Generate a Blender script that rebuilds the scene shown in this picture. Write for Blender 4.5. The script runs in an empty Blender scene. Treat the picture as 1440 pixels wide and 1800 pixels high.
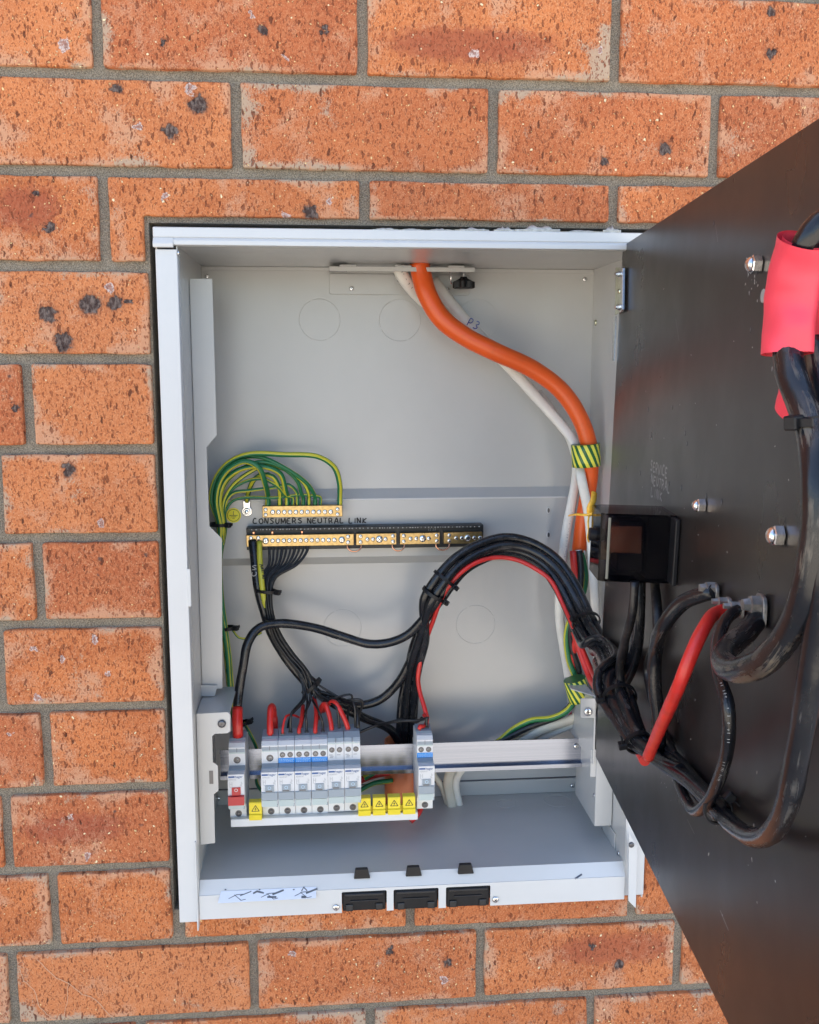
import bpy, bmesh, math, random
from mathutils import Vector, Matrix, Euler

# ------------------------------------------------------------------ camera / light / exposure
scn = bpy.context.scene
COL = scn.collection
ZOFF = 1.80                        # wall datum (top joint of the reference course) above the ground
CF, CPIT, CYAW, CROL = 1716.516, -0.1459, -0.0884243, -0.0003865
CPOS = Vector((0.199853, -0.961090, -0.266731))


def _rot():
    a, b, c = CPIT, CYAW, CROL
    Rx = Matrix(((1, 0, 0), (0, math.cos(a), -math.sin(a)), (0, math.sin(a), math.cos(a))))
    Rz = Matrix(((math.cos(b), -math.sin(b), 0), (math.sin(b), math.cos(b), 0), (0, 0, 1)))
    Ry = Matrix(((math.cos(c), 0, math.sin(c)), (0, 1, 0), (-math.sin(c), 0, math.cos(c))))
    return Rz @ Rx @ Ry


CR = _rot()
camd = bpy.data.cameras.new('camera')
cam = bpy.data.objects.new('camera', camd)
COL.objects.link(cam)
_m = Matrix((CR @ Vector((1, 0, 0)), CR @ Vector((0, 0, 1)), CR @ Vector((0, -1, 0)))).transposed().to_4x4()
_m.translation = CPOS + Vector((0, 0, ZOFF))
cam.matrix_world = _m
camd.sensor_fit = 'HORIZONTAL'
camd.sensor_width = 36
camd.lens = CF / 1440 * 36
camd.clip_start = 0.02
camd.clip_end = 500
scn.camera = cam

SUN_EL, SUN_AZ = math.radians(60), math.radians(-25)      # azimuth clockwise from +Y (the wall faces -Y)
world = bpy.data.worlds.new('World')
scn.world = world
world.use_nodes = True
wn = world.node_tree.nodes
wl = world.node_tree.links
sky = wn.new('ShaderNodeTexSky')
sky.sky_type = 'NISHITA'
sky.sun_disc = False
sky.sun_elevation = SUN_EL
sky.sun_rotation = SUN_AZ
sky.dust_density = 1.5
bg = wn['Background']
bg.inputs['Strength'].default_value = 0.14
wl.new(sky.outputs[0], bg.inputs['Color'])
sund = bpy.data.lights.new('sun', 'SUN')
sund.energy = 5.0
sund.angle = math.radians(.5)
sund.color = (1.0, 0.95, 0.88)
sun = bpy.data.objects.new('sun', sund)
COL.objects.link(sun)
_sd = Vector((math.sin(SUN_AZ) * math.cos(SUN_EL), math.cos(SUN_AZ) * math.cos(SUN_EL), math.sin(SUN_EL)))
sun.rotation_euler = _sd.to_track_quat('Z', 'Y').to_euler()
sun.location = (0, -3, 5)
scn.view_settings.view_transform = 'Standard'
scn.view_settings.look = 'None'
scn.view_settings.exposure = 1.80
scn.view_settings.gamma = 1
scn.view_settings.use_curve_mapping = False
scn.cycles.use_denoising = True
scn.cycles.max_bounces = 8
scn.cycles.diffuse_bounces = 4
scn.cycles.glossy_bounces = 4
scn.cycles.transmission_bounces = 6
scn.cycles.caustics_reflective = False
scn.cycles.caustics_refractive = False

random.seed(7)
rnd = random.Random(11)


# ------------------------------------------------------------------ measuring helpers
def ray(x, y):
    return CR @ Vector(((x - 720) / CF, 1, -(y - 900) / CF))


def at(x, y, Y):
    """photo position (x, y) at depth Y millimetres behind the wall face -> world point"""
    r = ray(x, y)
    p = CPOS + r * ((Y / 1000 - CPOS.y) / r.y)
    return Vector((p.x, p.y, p.z + ZOFF))


BA, BB, Ba = Vector((.495, 0, -.148)), Vector((.482, 0, -.672)), Vector((.439, -.490, -.148))
BN = (BB - BA).cross(Ba - BA).normalized()
if BN.x > 0:
    BN = -BN


def brd(x, y, n=0):
    """photo position on the open board, n millimetres off its face"""
    r = ray(x, y)
    p = CPOS + r * ((BA + BN * (n / 1000) - CPOS).dot(BN) / r.dot(BN))
    return Vector((p.x, p.y, p.z + ZOFF))


def Zw(z):
    return z + ZOFF


# ------------------------------------------------------------------ materials
class NT:
    def __init__(s, name):
        s.m = bpy.data.materials.new(name)
        s.m.use_nodes = True
        s.t = s.m.node_tree
        s.b = s.t.nodes['Principled BSDF']

    def n(s, typ, **kw):
        nd = s.t.nodes.new(typ)
        ins = kw.pop('ins', {})
        for k, v in kw.items():
            setattr(nd, k, v)
        for k, v in ins.items():
            s.set(nd.inputs[k], v)
        return nd

    def set(s, sock, v):
        if isinstance(v, bpy.types.NodeSocket):
            s.t.links.new(v, sock)
        else:
            sock.default_value = v

    def math(s, op, a, b=0.0, c=0.0, clamp=False):
        nd = s.n('ShaderNodeMath', operation=op, use_clamp=clamp)
        s.set(nd.inputs[0], a)
        s.set(nd.inputs[1], b)
        s.set(nd.inputs[2], c)
        return nd.outputs[0]

    def mix(s, f, a, b):
        nd = s.n('ShaderNodeMix', data_type='RGBA')
        s.set(nd.inputs[0], f)
        s.set(nd.inputs[6], a if not isinstance(a, tuple) else (*a[:3], 1))
        s.set(nd.inputs[7], b if not isinstance(b, tuple) else (*b[:3], 1))
        return nd.outputs[2]

    def ramp(s, f, lo, hi, a=0.0, b=1.0):
        nd = s.n('ShaderNodeMapRange', interpolation_type='SMOOTHSTEP')
        for i, v in enumerate((f, lo, hi, a, b)):
            s.set(nd.inputs[i], v)
        return nd.outputs[0]

    def noise(s, vec, scale, detail=3, rough=.55):
        nd = s.n('ShaderNodeTexNoise')
        s.set(nd.inputs['Vector'], vec)
        nd.inputs['Scale'].default_value = scale
        nd.inputs['Detail'].default_value = detail
        nd.inputs['Roughness'].default_value = rough
        return nd.outputs[0]

    def voro(s, vec, scale, rand=1.0):
        nd = s.n('ShaderNodeTexVoronoi')
        s.set(nd.inputs['Vector'], vec)
        nd.inputs['Scale'].default_value = scale
        nd.inputs['Randomness'].default_value = rand
        return nd.outputs['Distance'], nd.outputs['Color']

    def vmul(s, v, t):
        nd = s.n('ShaderNodeVectorMath', operation='MULTIPLY')
        s.set(nd.inputs[0], v)
        nd.inputs[1].default_value = t
        return nd.outputs[0]

    def vadd(s, v, w):
        nd = s.n('ShaderNodeVectorMath', operation='ADD')
        s.set(nd.inputs[0], v)
        s.set(nd.inputs[1], w)
        return nd.outputs[0]

    def chan(s, c, i):
        nd = s.n('ShaderNodeSeparateColor')
        s.set(nd.inputs[0], c)
        return nd.outputs[i]

    def bump(s, h, strength, dist):
        nd = s.n('ShaderNodeBump')
        nd.inputs['Strength'].default_value = strength
        nd.inputs['Distance'].default_value = dist
        s.set(nd.inputs['Height'], h)
        s.t.links.new(nd.outputs[0], s.b.inputs['Normal'])
        return nd

    def col(s, v):
        s.set(s.b.inputs['Base Color'], v if not isinstance(v, tuple) else (*v[:3], 1))

    def inp(s, k, v):
        s.set(s.b.inputs[k], v)


MATS = {}


def simple(name, col, rough=.5, metal=0.0, spec=.5, var=0.0, vscale=60, bump=0.0, bscale=800, dust=0.0, dcol=(.35, .30, .24)):
    t = NT(name)
    pos = t.n('ShaderNodeNewGeometry').outputs['Position']
    c = col
    if var:
        nz = t.noise(pos, vscale, 4)
        c = t.mix(t.ramp(nz, .3, .7), tuple(x * (1 - var) for x in col), tuple(min(1, x * (1 + var)) for x in col))
    if dust:
        nz = t.noise(pos, vscale * 2.3, 5, .7)
        c = t.mix(t.math('MULTIPLY', t.ramp(nz, .5, .72), dust), c, dcol)
    t.col(c)
    t.inp('Roughness', rough)
    t.inp('Metallic', metal)
    t.inp('Specular IOR Level', spec)
    if bump:
        t.bump(t.noise(pos, bscale, 2), bump, .0004)
    MATS[name] = t.m
    return t


def make_materials():
    # powder coated sheet steel: fine orange peel and a soft sheen
    for nm, c, r in (('powder_coat_shaded', (.50, .497, .485), .24), ('powder_coat_lit', (.61, .61, .605), .36)):  # one paint: shade inside and light on the frame put into the colour
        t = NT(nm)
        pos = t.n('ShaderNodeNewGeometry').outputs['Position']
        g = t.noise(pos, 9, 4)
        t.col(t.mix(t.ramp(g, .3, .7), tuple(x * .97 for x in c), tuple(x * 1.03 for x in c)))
        t.inp('Roughness', r + .01)
        h = t.math('ADD', t.noise(pos, 800, 1, .5), t.math('MULTIPLY', t.noise(pos, 7, 1), 7.0))
        t.inp('Specular IOR Level', .8)
        t.bump(h, .17, .0003)
        MATS[nm] = t.m
    simple('brass', (.47, .33, .15), .34, 1.0, var=.16, vscale=260, bump=.2, bscale=300)
    simple('zinc', (.78, .78, .78), .24, 1.0, var=.15, vscale=300)
    simple('zinc_yellow', (.72, .74, .55), .25, 1.0, var=.15, vscale=120)
    simple('steel_dark', (.12, .12, .13), .3, .7)
    simple('copper', (.86, .42, .25), .26, 1.0, var=.08)
    t = NT('aluminium')
    pos = t.n('ShaderNodeNewGeometry').outputs['Position']
    st = t.noise(t.vmul(pos, (1.5, 1500, 1500)), 1, 2)
    t.col(t.mix(t.ramp(st, .3, .7), (.23, .26, .33), (.29, .32, .40)))
    t.inp('Metallic', 1.0)
    t.set(t.b.inputs['Roughness'], t.ramp(st, .2, .8, .20, .28))
    MATS['aluminium'] = t.m
    simple('black_plastic', (.010, .010, .012), .42, spec=.3, var=.2, bump=.15, bscale=700)
    simple('black_base', (.018, .018, .02), .42, var=.2)
    for nm, dcol, lo, amt in (('black_cable', (.15, .145, .14), .56, .55), ('black_cable_dirty', (.20, .17, .13), .50, .75)):
        t = NT(nm)
        uv = t.n('ShaderNodeUVMap').outputs[0]
        pos = t.n('ShaderNodeNewGeometry').outputs['Position']
        stv = t.vmul(uv, (7, .35, 1))
        rv_ = t.n('ShaderNodeCombineXYZ')
        t.set(rv_.inputs[2], t.math('MULTIPLY', t.n('ShaderNodeObjectInfo').outputs['Random'], 50))
        st_ = t.noise(t.vadd(stv, rv_.outputs[0]), 1.6, 5, .7)
        pt_ = t.noise(pos, 34, 4, .7)
        m_ = t.math('MULTIPLY', t.math('MULTIPLY', t.ramp(st_, lo, lo + .10), t.ramp(pt_, .40, .62)), amt)
        t.col(t.mix(m_, t.mix(t.ramp(pt_, .4, .7), (.008, .009, .012), (.020, .020, .022)), dcol))
        t.set(t.b.inputs['Roughness'], t.math('ADD', .24, t.math('MULTIPLY', m_, .5)))
        t.bump(t.math('ADD', t.noise(pos, 130, 3), t.math('MULTIPLY', st_, .6)), .35, .0006)
        MATS[nm] = t.m
    simple('black_wire', (.010, .010, .012), .34, dust=.15, vscale=90)
    simple('red_pvc', (.62, .028, .022), .34, var=.12, vscale=70, dust=.12, dcol=(.35, .12, .10))
    simple('red_sleeve', (.82, .060, .095), .48, var=.06, vscale=40)
    simple('orange_pvc', (.80, .105, .012), .34, var=.05, vscale=30, dust=.20, dcol=(.45, .10, .03), bump=.25, bscale=60)
    simple('orange_conduit', (.62, .17, .06), .42, var=.08, vscale=40)
    simple('white_pvc', (.74, .71, .65), .36, var=.04, vscale=50, dust=.12, dcol=(.5, .46, .40))
    simple('beige_pvc', (.60, .56, .47), .4, var=.06, vscale=50)
    simple('yellow_tape', (.86, .48, .05), .38, var=.12, vscale=300)
    simple('yellow_plastic', (.84, .66, .03), .35)
    simple('yellow_sticker', (.90, .80, .03), .4)
    simple('drawing_grey', (.10, .11, .13), .5)
    simple('breaker_white', (.70, .71, .73), .38, var=.02)
    simple('breaker_grey', (.30, .35, .40), .40)
    simple('breaker_pale', (.52, .60, .60), .25)
    simple('label_blue', (.0, .27, .80), .4)
    simple('logo_blue', (.03, .10, .30), .4)
    simple('print_grey', (.45, .46, .48), .6)
    simple('print_light', (.55, .72, .88), .6)
    simple('toggle_red', (.50, .025, .03), .35)
    simple('marker_black', (.012, .012, .014), .45)
    simple('marker_blue', (.02, .05, .28), .5)
    simple('marker_grey', (.34, .34, .33), .7)
    simple('sticker_white', (.66, .70, .80), .4)
    simple('crack_line', (.62, .36, .22), .9)
    simple('yellow_wire', (.52, .50, .05), .36)
    simple('dust_fleck', (.45, .44, .42), .8)
    simple('edge_glint', (.26, .25, .20), .3)  # tone of the painted highlight on the link cover
    simple('heat_shrink', (.03, .06, .10), .4)
    simple('lug_grey', (.30, .29, .28), .45, .8, var=.3, vscale=150)
    # green cable with a yellow stripe running along it: u goes round, v runs along the cable
    for nm, gw, rad in (('earth_cable', .40, .0), ('earth_cable_thin', .25, .0)):
        t = NT(nm)
        uv = t.n('ShaderNodeUVMap').outputs[0]
        sp = t.n('ShaderNodeSeparateXYZ')
        t.set(sp.inputs[0], uv)
        u = t.math('FRACT', t.math('ADD', t.math('MULTIPLY', sp.outputs[0], 2.0), t.n('ShaderNodeObjectInfo').outputs['Random']))
        band = t.math('LESS_THAN', t.math('ABSOLUTE', t.math('SUBTRACT', u, .5)), gw / 2)
        t.col(t.mix(band, (.016, .17, .06), (.60, .56, .04)))
        t.inp('Roughness', .36)
        MATS[nm] = t.m
    # green/yellow insulation tape in slanted stripes
    t = NT('earth_tape')
    uv = t.n('ShaderNodeUVMap').outputs[0]
    sp = t.n('ShaderNodeSeparateXYZ')
    t.set(sp.inputs[0], uv)
    w = t.math('FRACT', t.math('ADD', t.math('MULTIPLY', sp.outputs[0], 13), t.math('MULTIPLY', sp.outputs[1], 1.1)))
    t.col(t.mix(t.math('GREATER_THAN', w, .5), (.012, .12, .035), (.84, .78, .09)))
    t.inp('Roughness', .3)
    MATS['earth_tape'] = t.m
    # phenolic board: black-brown, satin, small nicks
    t = NT('phenolic_board')
    pos = t.n('ShaderNodeNewGeometry').outputs['Position']
    nz = t.noise(pos, 3.0, 3)
    d, c = t.voro(pos, 55)
    gate = t.math('GREATER_THAN', t.chan(c, 0), .86)
    nick = t.math('MULTIPLY', t.ramp(d, .05, .10, 1, 0), gate)
    base = t.mix(t.ramp(nz, .3, .7), (.018, .015, .014), (.028, .024, .022))
    dust = t.math('MULTIPLY', t.ramp(t.noise(pos, 30, 5, .7), .62, .85), .12)
    base = t.mix(dust, base, (.2, .19, .18))
    t.col(t.mix(nick, base, (.006, .006, .006)))
    t.set(t.b.inputs['Roughness'], t.ramp(t.noise(pos, 14, 4), .3, .7, .27, .34))
    t.bump(t.math('ADD', t.math('MULTIPLY', t.noise(pos, 12, 2), 3.0), t.math('MULTIPLY', nick, -1.0)), .25, .0006)
    t.inp('Specular IOR Level', .42)
    MATS['phenolic_board'] = t.m
    # smoked clear plastic: tinted see-through body with a glossy skin
    t = NT('smoked_plastic')
    t.col((.010, .010, .014))
    t.inp('Roughness', .05)
    tr = t.n('ShaderNodeBsdfTransparent')
    tr.inputs[0].default_value = (.66, .63, .66, 1)
    mx = t.n('ShaderNodeMixShader')
    fr_ = t.n('ShaderNodeFresnel')
    fr_.inputs[0].default_value = 1.5
    t.set(mx.inputs[0], t.math('ADD', fr_.outputs[0], .12, clamp=True))
    t.t.links.new(tr.outputs[0], mx.inputs[1])
    t.t.links.new(t.b.outputs[0], mx.inputs[2])
    t.t.links.new(mx.outputs[0], t.t.nodes['Material Output'].inputs[0])
    MATS['smoked_plastic'] = t.m
    t = NT('clear_window')
    t.col((.62, .74, .78))
    t.inp('Roughness', .1)
    t.inp('Transmission Weight', .35)
    MATS['clear_window'] = t.m
    # mortar
    t = NT('mortar')
    pos = t.n('ShaderNodeNewGeometry').outputs['Position']
    a = t.noise(pos, 26, 4)
    g = t.noise(pos, 900, 3, .7)
    c = t.mix(t.ramp(a, .3, .7), (.20, .158, .105), (.31, .255, .178))
    c = t.mix(t.ramp(g, .38, .62), t.mix(.6, c, (.085, .075, .06)), t.mix(.45, c, (.50, .46, .39)))
    c = t.mix(t.ramp(t.noise(pos, 60, 5, .7), .55, .75, 0, .5), c, (.12, .10, .075))
    t.col(c)
    t.inp('Roughness', .95)
    t.bump(t.math('ADD', g, t.math('MULTIPLY', t.noise(pos, 120, 4), 2.2)), .9, .0016)
    MATS['mortar'] = t.m
    simple('mortar_lump', (.50, .49, .45), .95, var=.2, vscale=300, bump=.8, bscale=500)
    brick_material()
    # ground
    t = NT('concrete_paving')
    pos = t.n('ShaderNodeNewGeometry').outputs['Position']
    t.col(t.mix(t.ramp(t.noise(pos, 1.3, 6), .3, .7), (.40, .355, .285), (.51, .455, .365)))
    t.inp('Roughness', .9)
    t.bump(t.noise(pos, 150, 4), .4, .003)
    MATS['concrete_paving'] = t.m


DARK = [(349, 183, 17), (300, 233, 13), (204, 155, 9), (84, 553, 15), (158, 535, 18), (202, 533, 15), (112, 602, 17),
        (226, 530, 6), (462, 54, 9), (571, 51, 9), (546, 373, 13), (1168, 261, 12), (1354, 93, 10), (1354, 21, 9),
        (1062, 284, 8), (86, 400, 9), (122, 825, 12), (28, 715, 7), (686, 1671, 8), (1088, 1697, 10), (1042, 1664, 8),
        (788, 1691, 10), (288, 74, 5), (62, 340, 6)]
PALE = [(112, 78, 10), (335, 156, 10), (832, 93, 9), (242, 222, 8), (502, 381, 7), (290, 345, 7), (60, 1139, 7),
        (110, 1158, 6), (168, 1125, 8), (66, 1225, 8), (191, 1184, 5), (153, 1505, 8), (514, 1675, 7), (780, 1722, 9),
        (193, 504, 9), (444, 27, 5), (502, 102, 4), (580, 352, 7), (1056, 88, 5), (124, 1437, 6), (18, 1292, 6), (176, 920, 6)]
REDDISH = [(830, 78, 150, 26), (45, 365, 62, 34), (130, 1456, 95, 26), (1085, 1668, 130, 30)]


def brick_material():
    t = NT('orange_brick')
    geo = t.n('ShaderNodeNewGeometry')
    pos = geo.outputs['Position']
    oi = t.n('ShaderNodeObjectInfo')
    tc = t.n('ShaderNodeTexCoord')
    gen = t.n('ShaderNodeSeparateXYZ')
    t.set(gen.inputs[0], tc.outputs['Generated'])
    # every brick is offset in the texture so none repeats
    rv = t.n('ShaderNodeCombineXYZ')
    t.set(rv.inputs[0], t.math('MULTIPLY', oi.outputs['Random'], 37.0))
    t.set(rv.inputs[1], t.math('MULTIPLY', oi.outputs['Random'], 91.0))
    P = t.vadd(pos, rv.outputs[0])
    wob = t.n('ShaderNodeTexNoise')
    t.set(wob.inputs['Vector'], P)
    wob.inputs['Scale'].default_value = 170
    wob.inputs['Detail'].default_value = 4
    wv = t.n('ShaderNodeVectorMath', operation='SUBTRACT')
    t.set(wv.inputs[0], wob.outputs[1])
    wv.inputs[1].default_value = (.5, .5, .5)
    PW = t.vadd(P, t.vmul(wv.outputs[0], (.006, .006, .006)))
    # base
    big = t.noise(t.vmul(P, (1, 1, 1.8)), 13, 4)
    c = t.mix(t.ramp(big, .3, .72), (.46, .128, .040), (.62, .198, .064))
    c = t.mix(t.ramp(oi.outputs['Random'], .0, .45, .60, 0), c, (.40, .105, .045))
    c = t.mix(t.ramp(oi.outputs['Random'], .55, 1.0, 0, .50), c, (.64, .24, .095))
    fine = t.noise(t.vmul(P, (1, 1, .5)), 330, 3, .65)
    c = t.mix(t.ramp(fine, .42, .75, 0, .40), c, (.66, .29, .14))
    c = t.mix(t.ramp(fine, .45, .22, 0, .45), c, (.36, .09, .040))
    grit = t.noise(t.vmul(P, (1, 1, .7)), 900, 2, .8)
    c = t.mix(t.ramp(grit, .53, .68, 0, .62), c, (.74, .36, .18))
    c = t.mix(t.ramp(grit, .47, .32, 0, .55), c, (.34, .085, .036))
    # fired reddish patches seen on a few bricks
    sp = t.n('ShaderNodeSeparateXYZ')
    t.set(sp.inputs[0], t.vadd(pos, t.vmul(wv.outputs[0], (.05, .05, .02))))
    red = None
    for x, y, rx, ry in REDDISH:
        p = at(x, y, 0)
        dx = t.math('DIVIDE', t.math('SUBTRACT', sp.outputs[0], p.x), rx * .00054)
        dz = t.math('DIVIDE', t.math('SUBTRACT', sp.outputs[2], p.z), ry * .00060)
        d = t.math('ADD', t.math('POWER', t.math('ABSOLUTE', dx), 3.0), t.math('POWER', t.math('ABSOLUTE', dz), 2.0))
        m = t.ramp(d, .2, 1.7, .62, 0)
        red = m if red is None else t.math('MAXIMUM', red, m)
    c = t.mix(red, c, (.30, .065, .038))
    # pinkish grey bloom towards the arrises of the brick and in loose patches
    def edge(o, w):
        return t.ramp(t.math('MINIMUM', o, t.math('SUBTRACT', 1.0, o)), 0, w, 1, 0)
    e = t.math('MULTIPLY', t.math('MAXIMUM', edge(gen.outputs[0], .10), edge(gen.outputs[2], .16)), t.ramp(t.noise(t.vadd(P, (9, 1, 4)), 11, 3), .38, .62))
    hz = t.noise(P, 22, 5, .62)
    bloom = t.math('MULTIPLY', t.ramp(t.math('ADD', t.math('ADD', hz, t.math('MULTIPLY', t.math('SUBTRACT', grit, .5), .35)), t.math('MULTIPLY', e, .20)), .52, .70), .70)
    c = t.mix(bloom, c, (.60, .335, .205))
    grey = t.math('MULTIPLY', t.ramp(t.math('ADD', t.noise(t.vadd(P, (5, 3, 2)), 17, 5, .65), t.math('ADD', t.math('MULTIPLY', e, .17), t.math('MULTIPLY', t.math('SUBTRACT', grit, .5), .3))), .64, .74), .75)
    c = t.mix(grey, c, (.42, .345, .255))
    # drag marks: short dark vertical tears
    hgt = t.math('MULTIPLY', fine, .25)
    for sc, sq, thr, cut, colr, amt in ((240, .36, .30, .34, (.19, .050, .022), .75), (150, .36, .20, .66, (.12, .035, .018), .9),
                                        (520, .45, .42, .15, (.30, .08, .034), .7), (800, .6, .42, .2, (.33, .09, .04), .6)):
        d, cc = t.voro(t.vmul(PW, (1, .0, sq)), sc)
        g = t.math('GREATER_THAN', t.chan(cc, 0), cut)
        r = t.math('MULTIPLY', t.chan(cc, 1), thr)
        m = t.math('MULTIPLY', t.ramp(t.math('SUBTRACT', d, r), -.07, .02, 1, 0), g)
        c = t.mix(t.math('MULTIPLY', m, amt), c, colr)
        hgt = t.math('SUBTRACT', hgt, t.math('MULTIPLY', m, 1.1))
    # pale grit
    for sc, thr, cut, colr in ((330, .30, .78, (.84, .58, .28)), (170, .24, .84, (.90, .74, .46))):
        d, cc = t.voro(t.vadd(PW, (3.1, 7.7, 1.3)), sc)
        g = t.math('GREATER_THAN', t.chan(cc, 2), cut)
        m = t.math('MULTIPLY', t.ramp(t.math('SUBTRACT', d, t.math('MULTIPLY', t.chan(cc, 1), thr)), -.06, .0, 1, 0), g)
        c = t.mix(m, c, colr)
        hgt = t.math('ADD', hgt, t.math('MULTIPLY', m, .4))
    # random small iron spots
    d, cc = t.voro(t.vadd(PW, (1.7, 2.7, 9.3)), 42)
    g = t.math('GREATER_THAN', t.chan(cc, 0), .80)
    m = t.math('MULTIPLY', t.ramp(t.math('SUBTRACT', d, t.math('MULTIPLY', t.chan(cc, 1), .13)), -.06, .03, 1, 0), g)
    c = t.mix(t.math('MULTIPLY', m, .85), c, (.085, .055, .05))
    # the individual iron spots and lime pops of these bricks
    sp2 = t.n('ShaderNodeSeparateXYZ')
    t.set(sp2.inputs[0], t.vadd(pos, t.vmul(wv.outputs[0], (.014, .014, .014))))

    def spots(lst):
        acc = None
        for x, y, r in lst:
            p = at(x, y, 0)
            nd = t.n('ShaderNodeCombineXYZ')
            t.set(nd.inputs[0], sp2.outputs[0])
            t.set(nd.inputs[1], sp2.outputs[2])
            v = t.n('ShaderNodeVectorMath', operation='DISTANCE')
            t.set(v.inputs[0], nd.outputs[0])
            v.inputs[1].default_value = (p.x, p.z, 0)
            q = t.math('DIVIDE', v.outputs['Value'], r * (.00054 if lst is DARK else .00046))
            acc = q if acc is None else t.math('MINIMUM', acc, q)
        return acc
    dk = spots(DARK)
    c = t.mix(t.ramp(dk, .8, 1.7, .45, 0), c, (.20, .07, .04))
    dm = t.ramp(dk, .75, 1.1, .93, 0)
    c = t.mix(dm, c, t.mix(t.ramp(fine, .4, .65), (.035, .028, .028), (.17, .14, .125)))
    pl = spots(PALE)
    ring = t.math('MULTIPLY', t.ramp(pl, .95, 1.15, 1, 0), t.ramp(pl, .35, .7, .25, 1))
    c = t.mix(t.ramp(pl, .8, 1.0, .85, 0), c, (.28, .12, .09))
    c = t.mix(t.math('MULTIPLY', ring, t.ramp(grit, .42, .56, .15, .9)), c, (.66, .56, .52))
    hgt = t.math('SUBTRACT', hgt, t.math('MULTIPLY', dm, .8))
    t.col(c)
    t.inp('Roughness', .85)
    t.inp('Specular IOR Level', .3)
    t.bump(hgt, .95, .0013)
    MATS['orange_brick'] = t.m


make_materials()
M = MATS


# ------------------------------------------------------------------ object helpers
def tag(o, label=None, cat=None, group=None, kind=None):
    if label:
        o['label'] = label
    if cat:
        o['category'] = cat
    if group:
        o['group'] = group
    if kind:
        o['kind'] = kind
    return o


def thing(name, label, cat, loc=(0, 0, 0), group=None, rot=None):
    o = bpy.data.objects.new(name, None)
    o.empty_display_size = .01
    COL.objects.link(o)
    o.location = loc
    if rot:
        o.rotation_euler = rot
    return tag(o, label, cat, group)


def wloc(o):
    v = Vector((0, 0, 0))
    while o is not None:
        v += Vector(o.location)
        o = o.parent
    return v


def link(name, bm, mat, parent=None, smooth=False, local=False, label=None, kind=None):
    """bm holds world coordinates unless local=True; the mesh becomes ONE object"""
    me = bpy.data.meshes.new(name)
    o = bpy.data.objects.new(name, me)
    if not local:
        if parent is not None:
            bmesh.ops.translate(bm, vec=-wloc(parent), verts=bm.verts)
        else:
            xs = [v.co for v in bm.verts]
            c = Vector(((min(v.x for v in xs) + max(v.x for v in xs)) / 2, (min(v.y for v in xs) + max(v.y for v in xs)) / 2, min(v.z for v in xs)))
            bmesh.ops.translate(bm, vec=-c, verts=bm.verts)
            o.location = c
    bm.to_mesh(me)
    bm.free()
    if smooth:
        for p in me.polygons:
            p.use_smooth = True
    if isinstance(mat, (list, tuple)):
        for m_ in mat:
            me.materials.append(M[m_])
    else:
        me.materials.append(M[mat])
    COL.objects.link(o)
    o.parent = parent
    if label:
        o['label'] = label
    if kind:
        o['kind'] = kind
    return o


def share(src, parent, loc, name=None, rot=None):
    o = src.copy()
    COL.objects.link(o)
    o.parent = parent
    o.location = loc
    if rot is not None:
        o.rotation_euler = rot
    return o


def copy_tree(o, parent=None):
    c = o.copy()
    COL.objects.link(c)
    c.parent = parent
    for ch in list(o.children):
        copy_tree(ch, c)
    return c


def box(bm, lo, hi, bev=0.0, seg=1):
    lo, hi = Vector(lo), Vector(hi)
    vs = [bm.verts.new((x, y, z)) for x in (lo.x, hi.x) for y in (lo.y, hi.y) for z in (lo.z, hi.z)]
    fs = [(0, 1, 3, 2), (4, 6, 7, 5), (0, 4, 5, 1), (2, 3, 7, 6), (0, 2, 6, 4), (1, 5, 7, 3)]
    faces = [bm.faces.new([vs[i] for i in f]) for f in fs]
    if bev:
        es = set(e for f in faces for e in f.edges)
        bmesh.ops.bevel(bm, geom=list(es), offset=bev, segments=seg, affect='EDGES', profile=.5)
    return bm


def nbox(lo, hi, bev=0.0, seg=1):
    return box(bmesh.new(), lo, hi, bev, seg)


def prism(bm, pts, vec, bev=0.0):
    """closed outline (world points) swept by vec"""
    a = [bm.verts.new(p) for p in pts]
    b = [bm.verts.new(Vector(p) + Vector(vec)) for p in pts]
    n = len(pts)
    fs = [bm.faces.new(a), bm.faces.new(b[::-1])]
    for i in range(n):
        fs.append(bm.faces.new((a[i], b[i], b[(i + 1) % n], a[(i + 1) % n])))
    bmesh.ops.recalc_face_normals(bm, faces=fs)
    if bev:
        es = set(e for f in fs for e in f.edges)
        bmesh.ops.bevel(bm, geom=list(es), offset=bev, segments=1, affect='EDGES')
    return bm


def cyl(bm, a, b, r1, r2=None, seg=16, caps=True):
    a, b = Vector(a), Vector(b)
    r2 = r1 if r2 is None else r2
    d = (b - a).normalized()
    u = d.orthogonal().normalized()
    w = d.cross(u)
    ra, rb = [], []
    for i in range(seg):
        t = 2 * math.pi * i / seg
        k = u * math.cos(t) + w * math.sin(t)
        ra.append(bm.verts.new(a + k * r1))
        rb.append(bm.verts.new(b + k * r2))
    for i in range(seg):
        bm.faces.new((ra[i], ra[(i + 1) % seg], rb[(i + 1) % seg], rb[i]))
    if caps:
        bm.faces.new(ra[::-1])
        bm.faces.new(rb)
    return bm


def lathe(bm, a, d, prof, seg=16):
    """prof = [(distance along d, radius)...]"""
    a, d = Vector(a), Vector(d).normalized()
    u = d.orthogonal().normalized()
    w = d.cross(u)
    rings = []
    for h, r in prof:
        rings.append([bm.verts.new(a + d * h + (u * math.cos(2 * math.pi * i / seg) + w * math.sin(2 * math.pi * i / seg)) * r) for i in range(seg)])
    for p, q in zip(rings, rings[1:]):
        for i in range(seg):
            bm.faces.new((p[i], p[(i + 1) % seg], q[(i + 1) % seg], q[i]))
    bm.faces.new(rings[0][::-1])
    bm.faces.new(rings[-1])
    return bm


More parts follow.
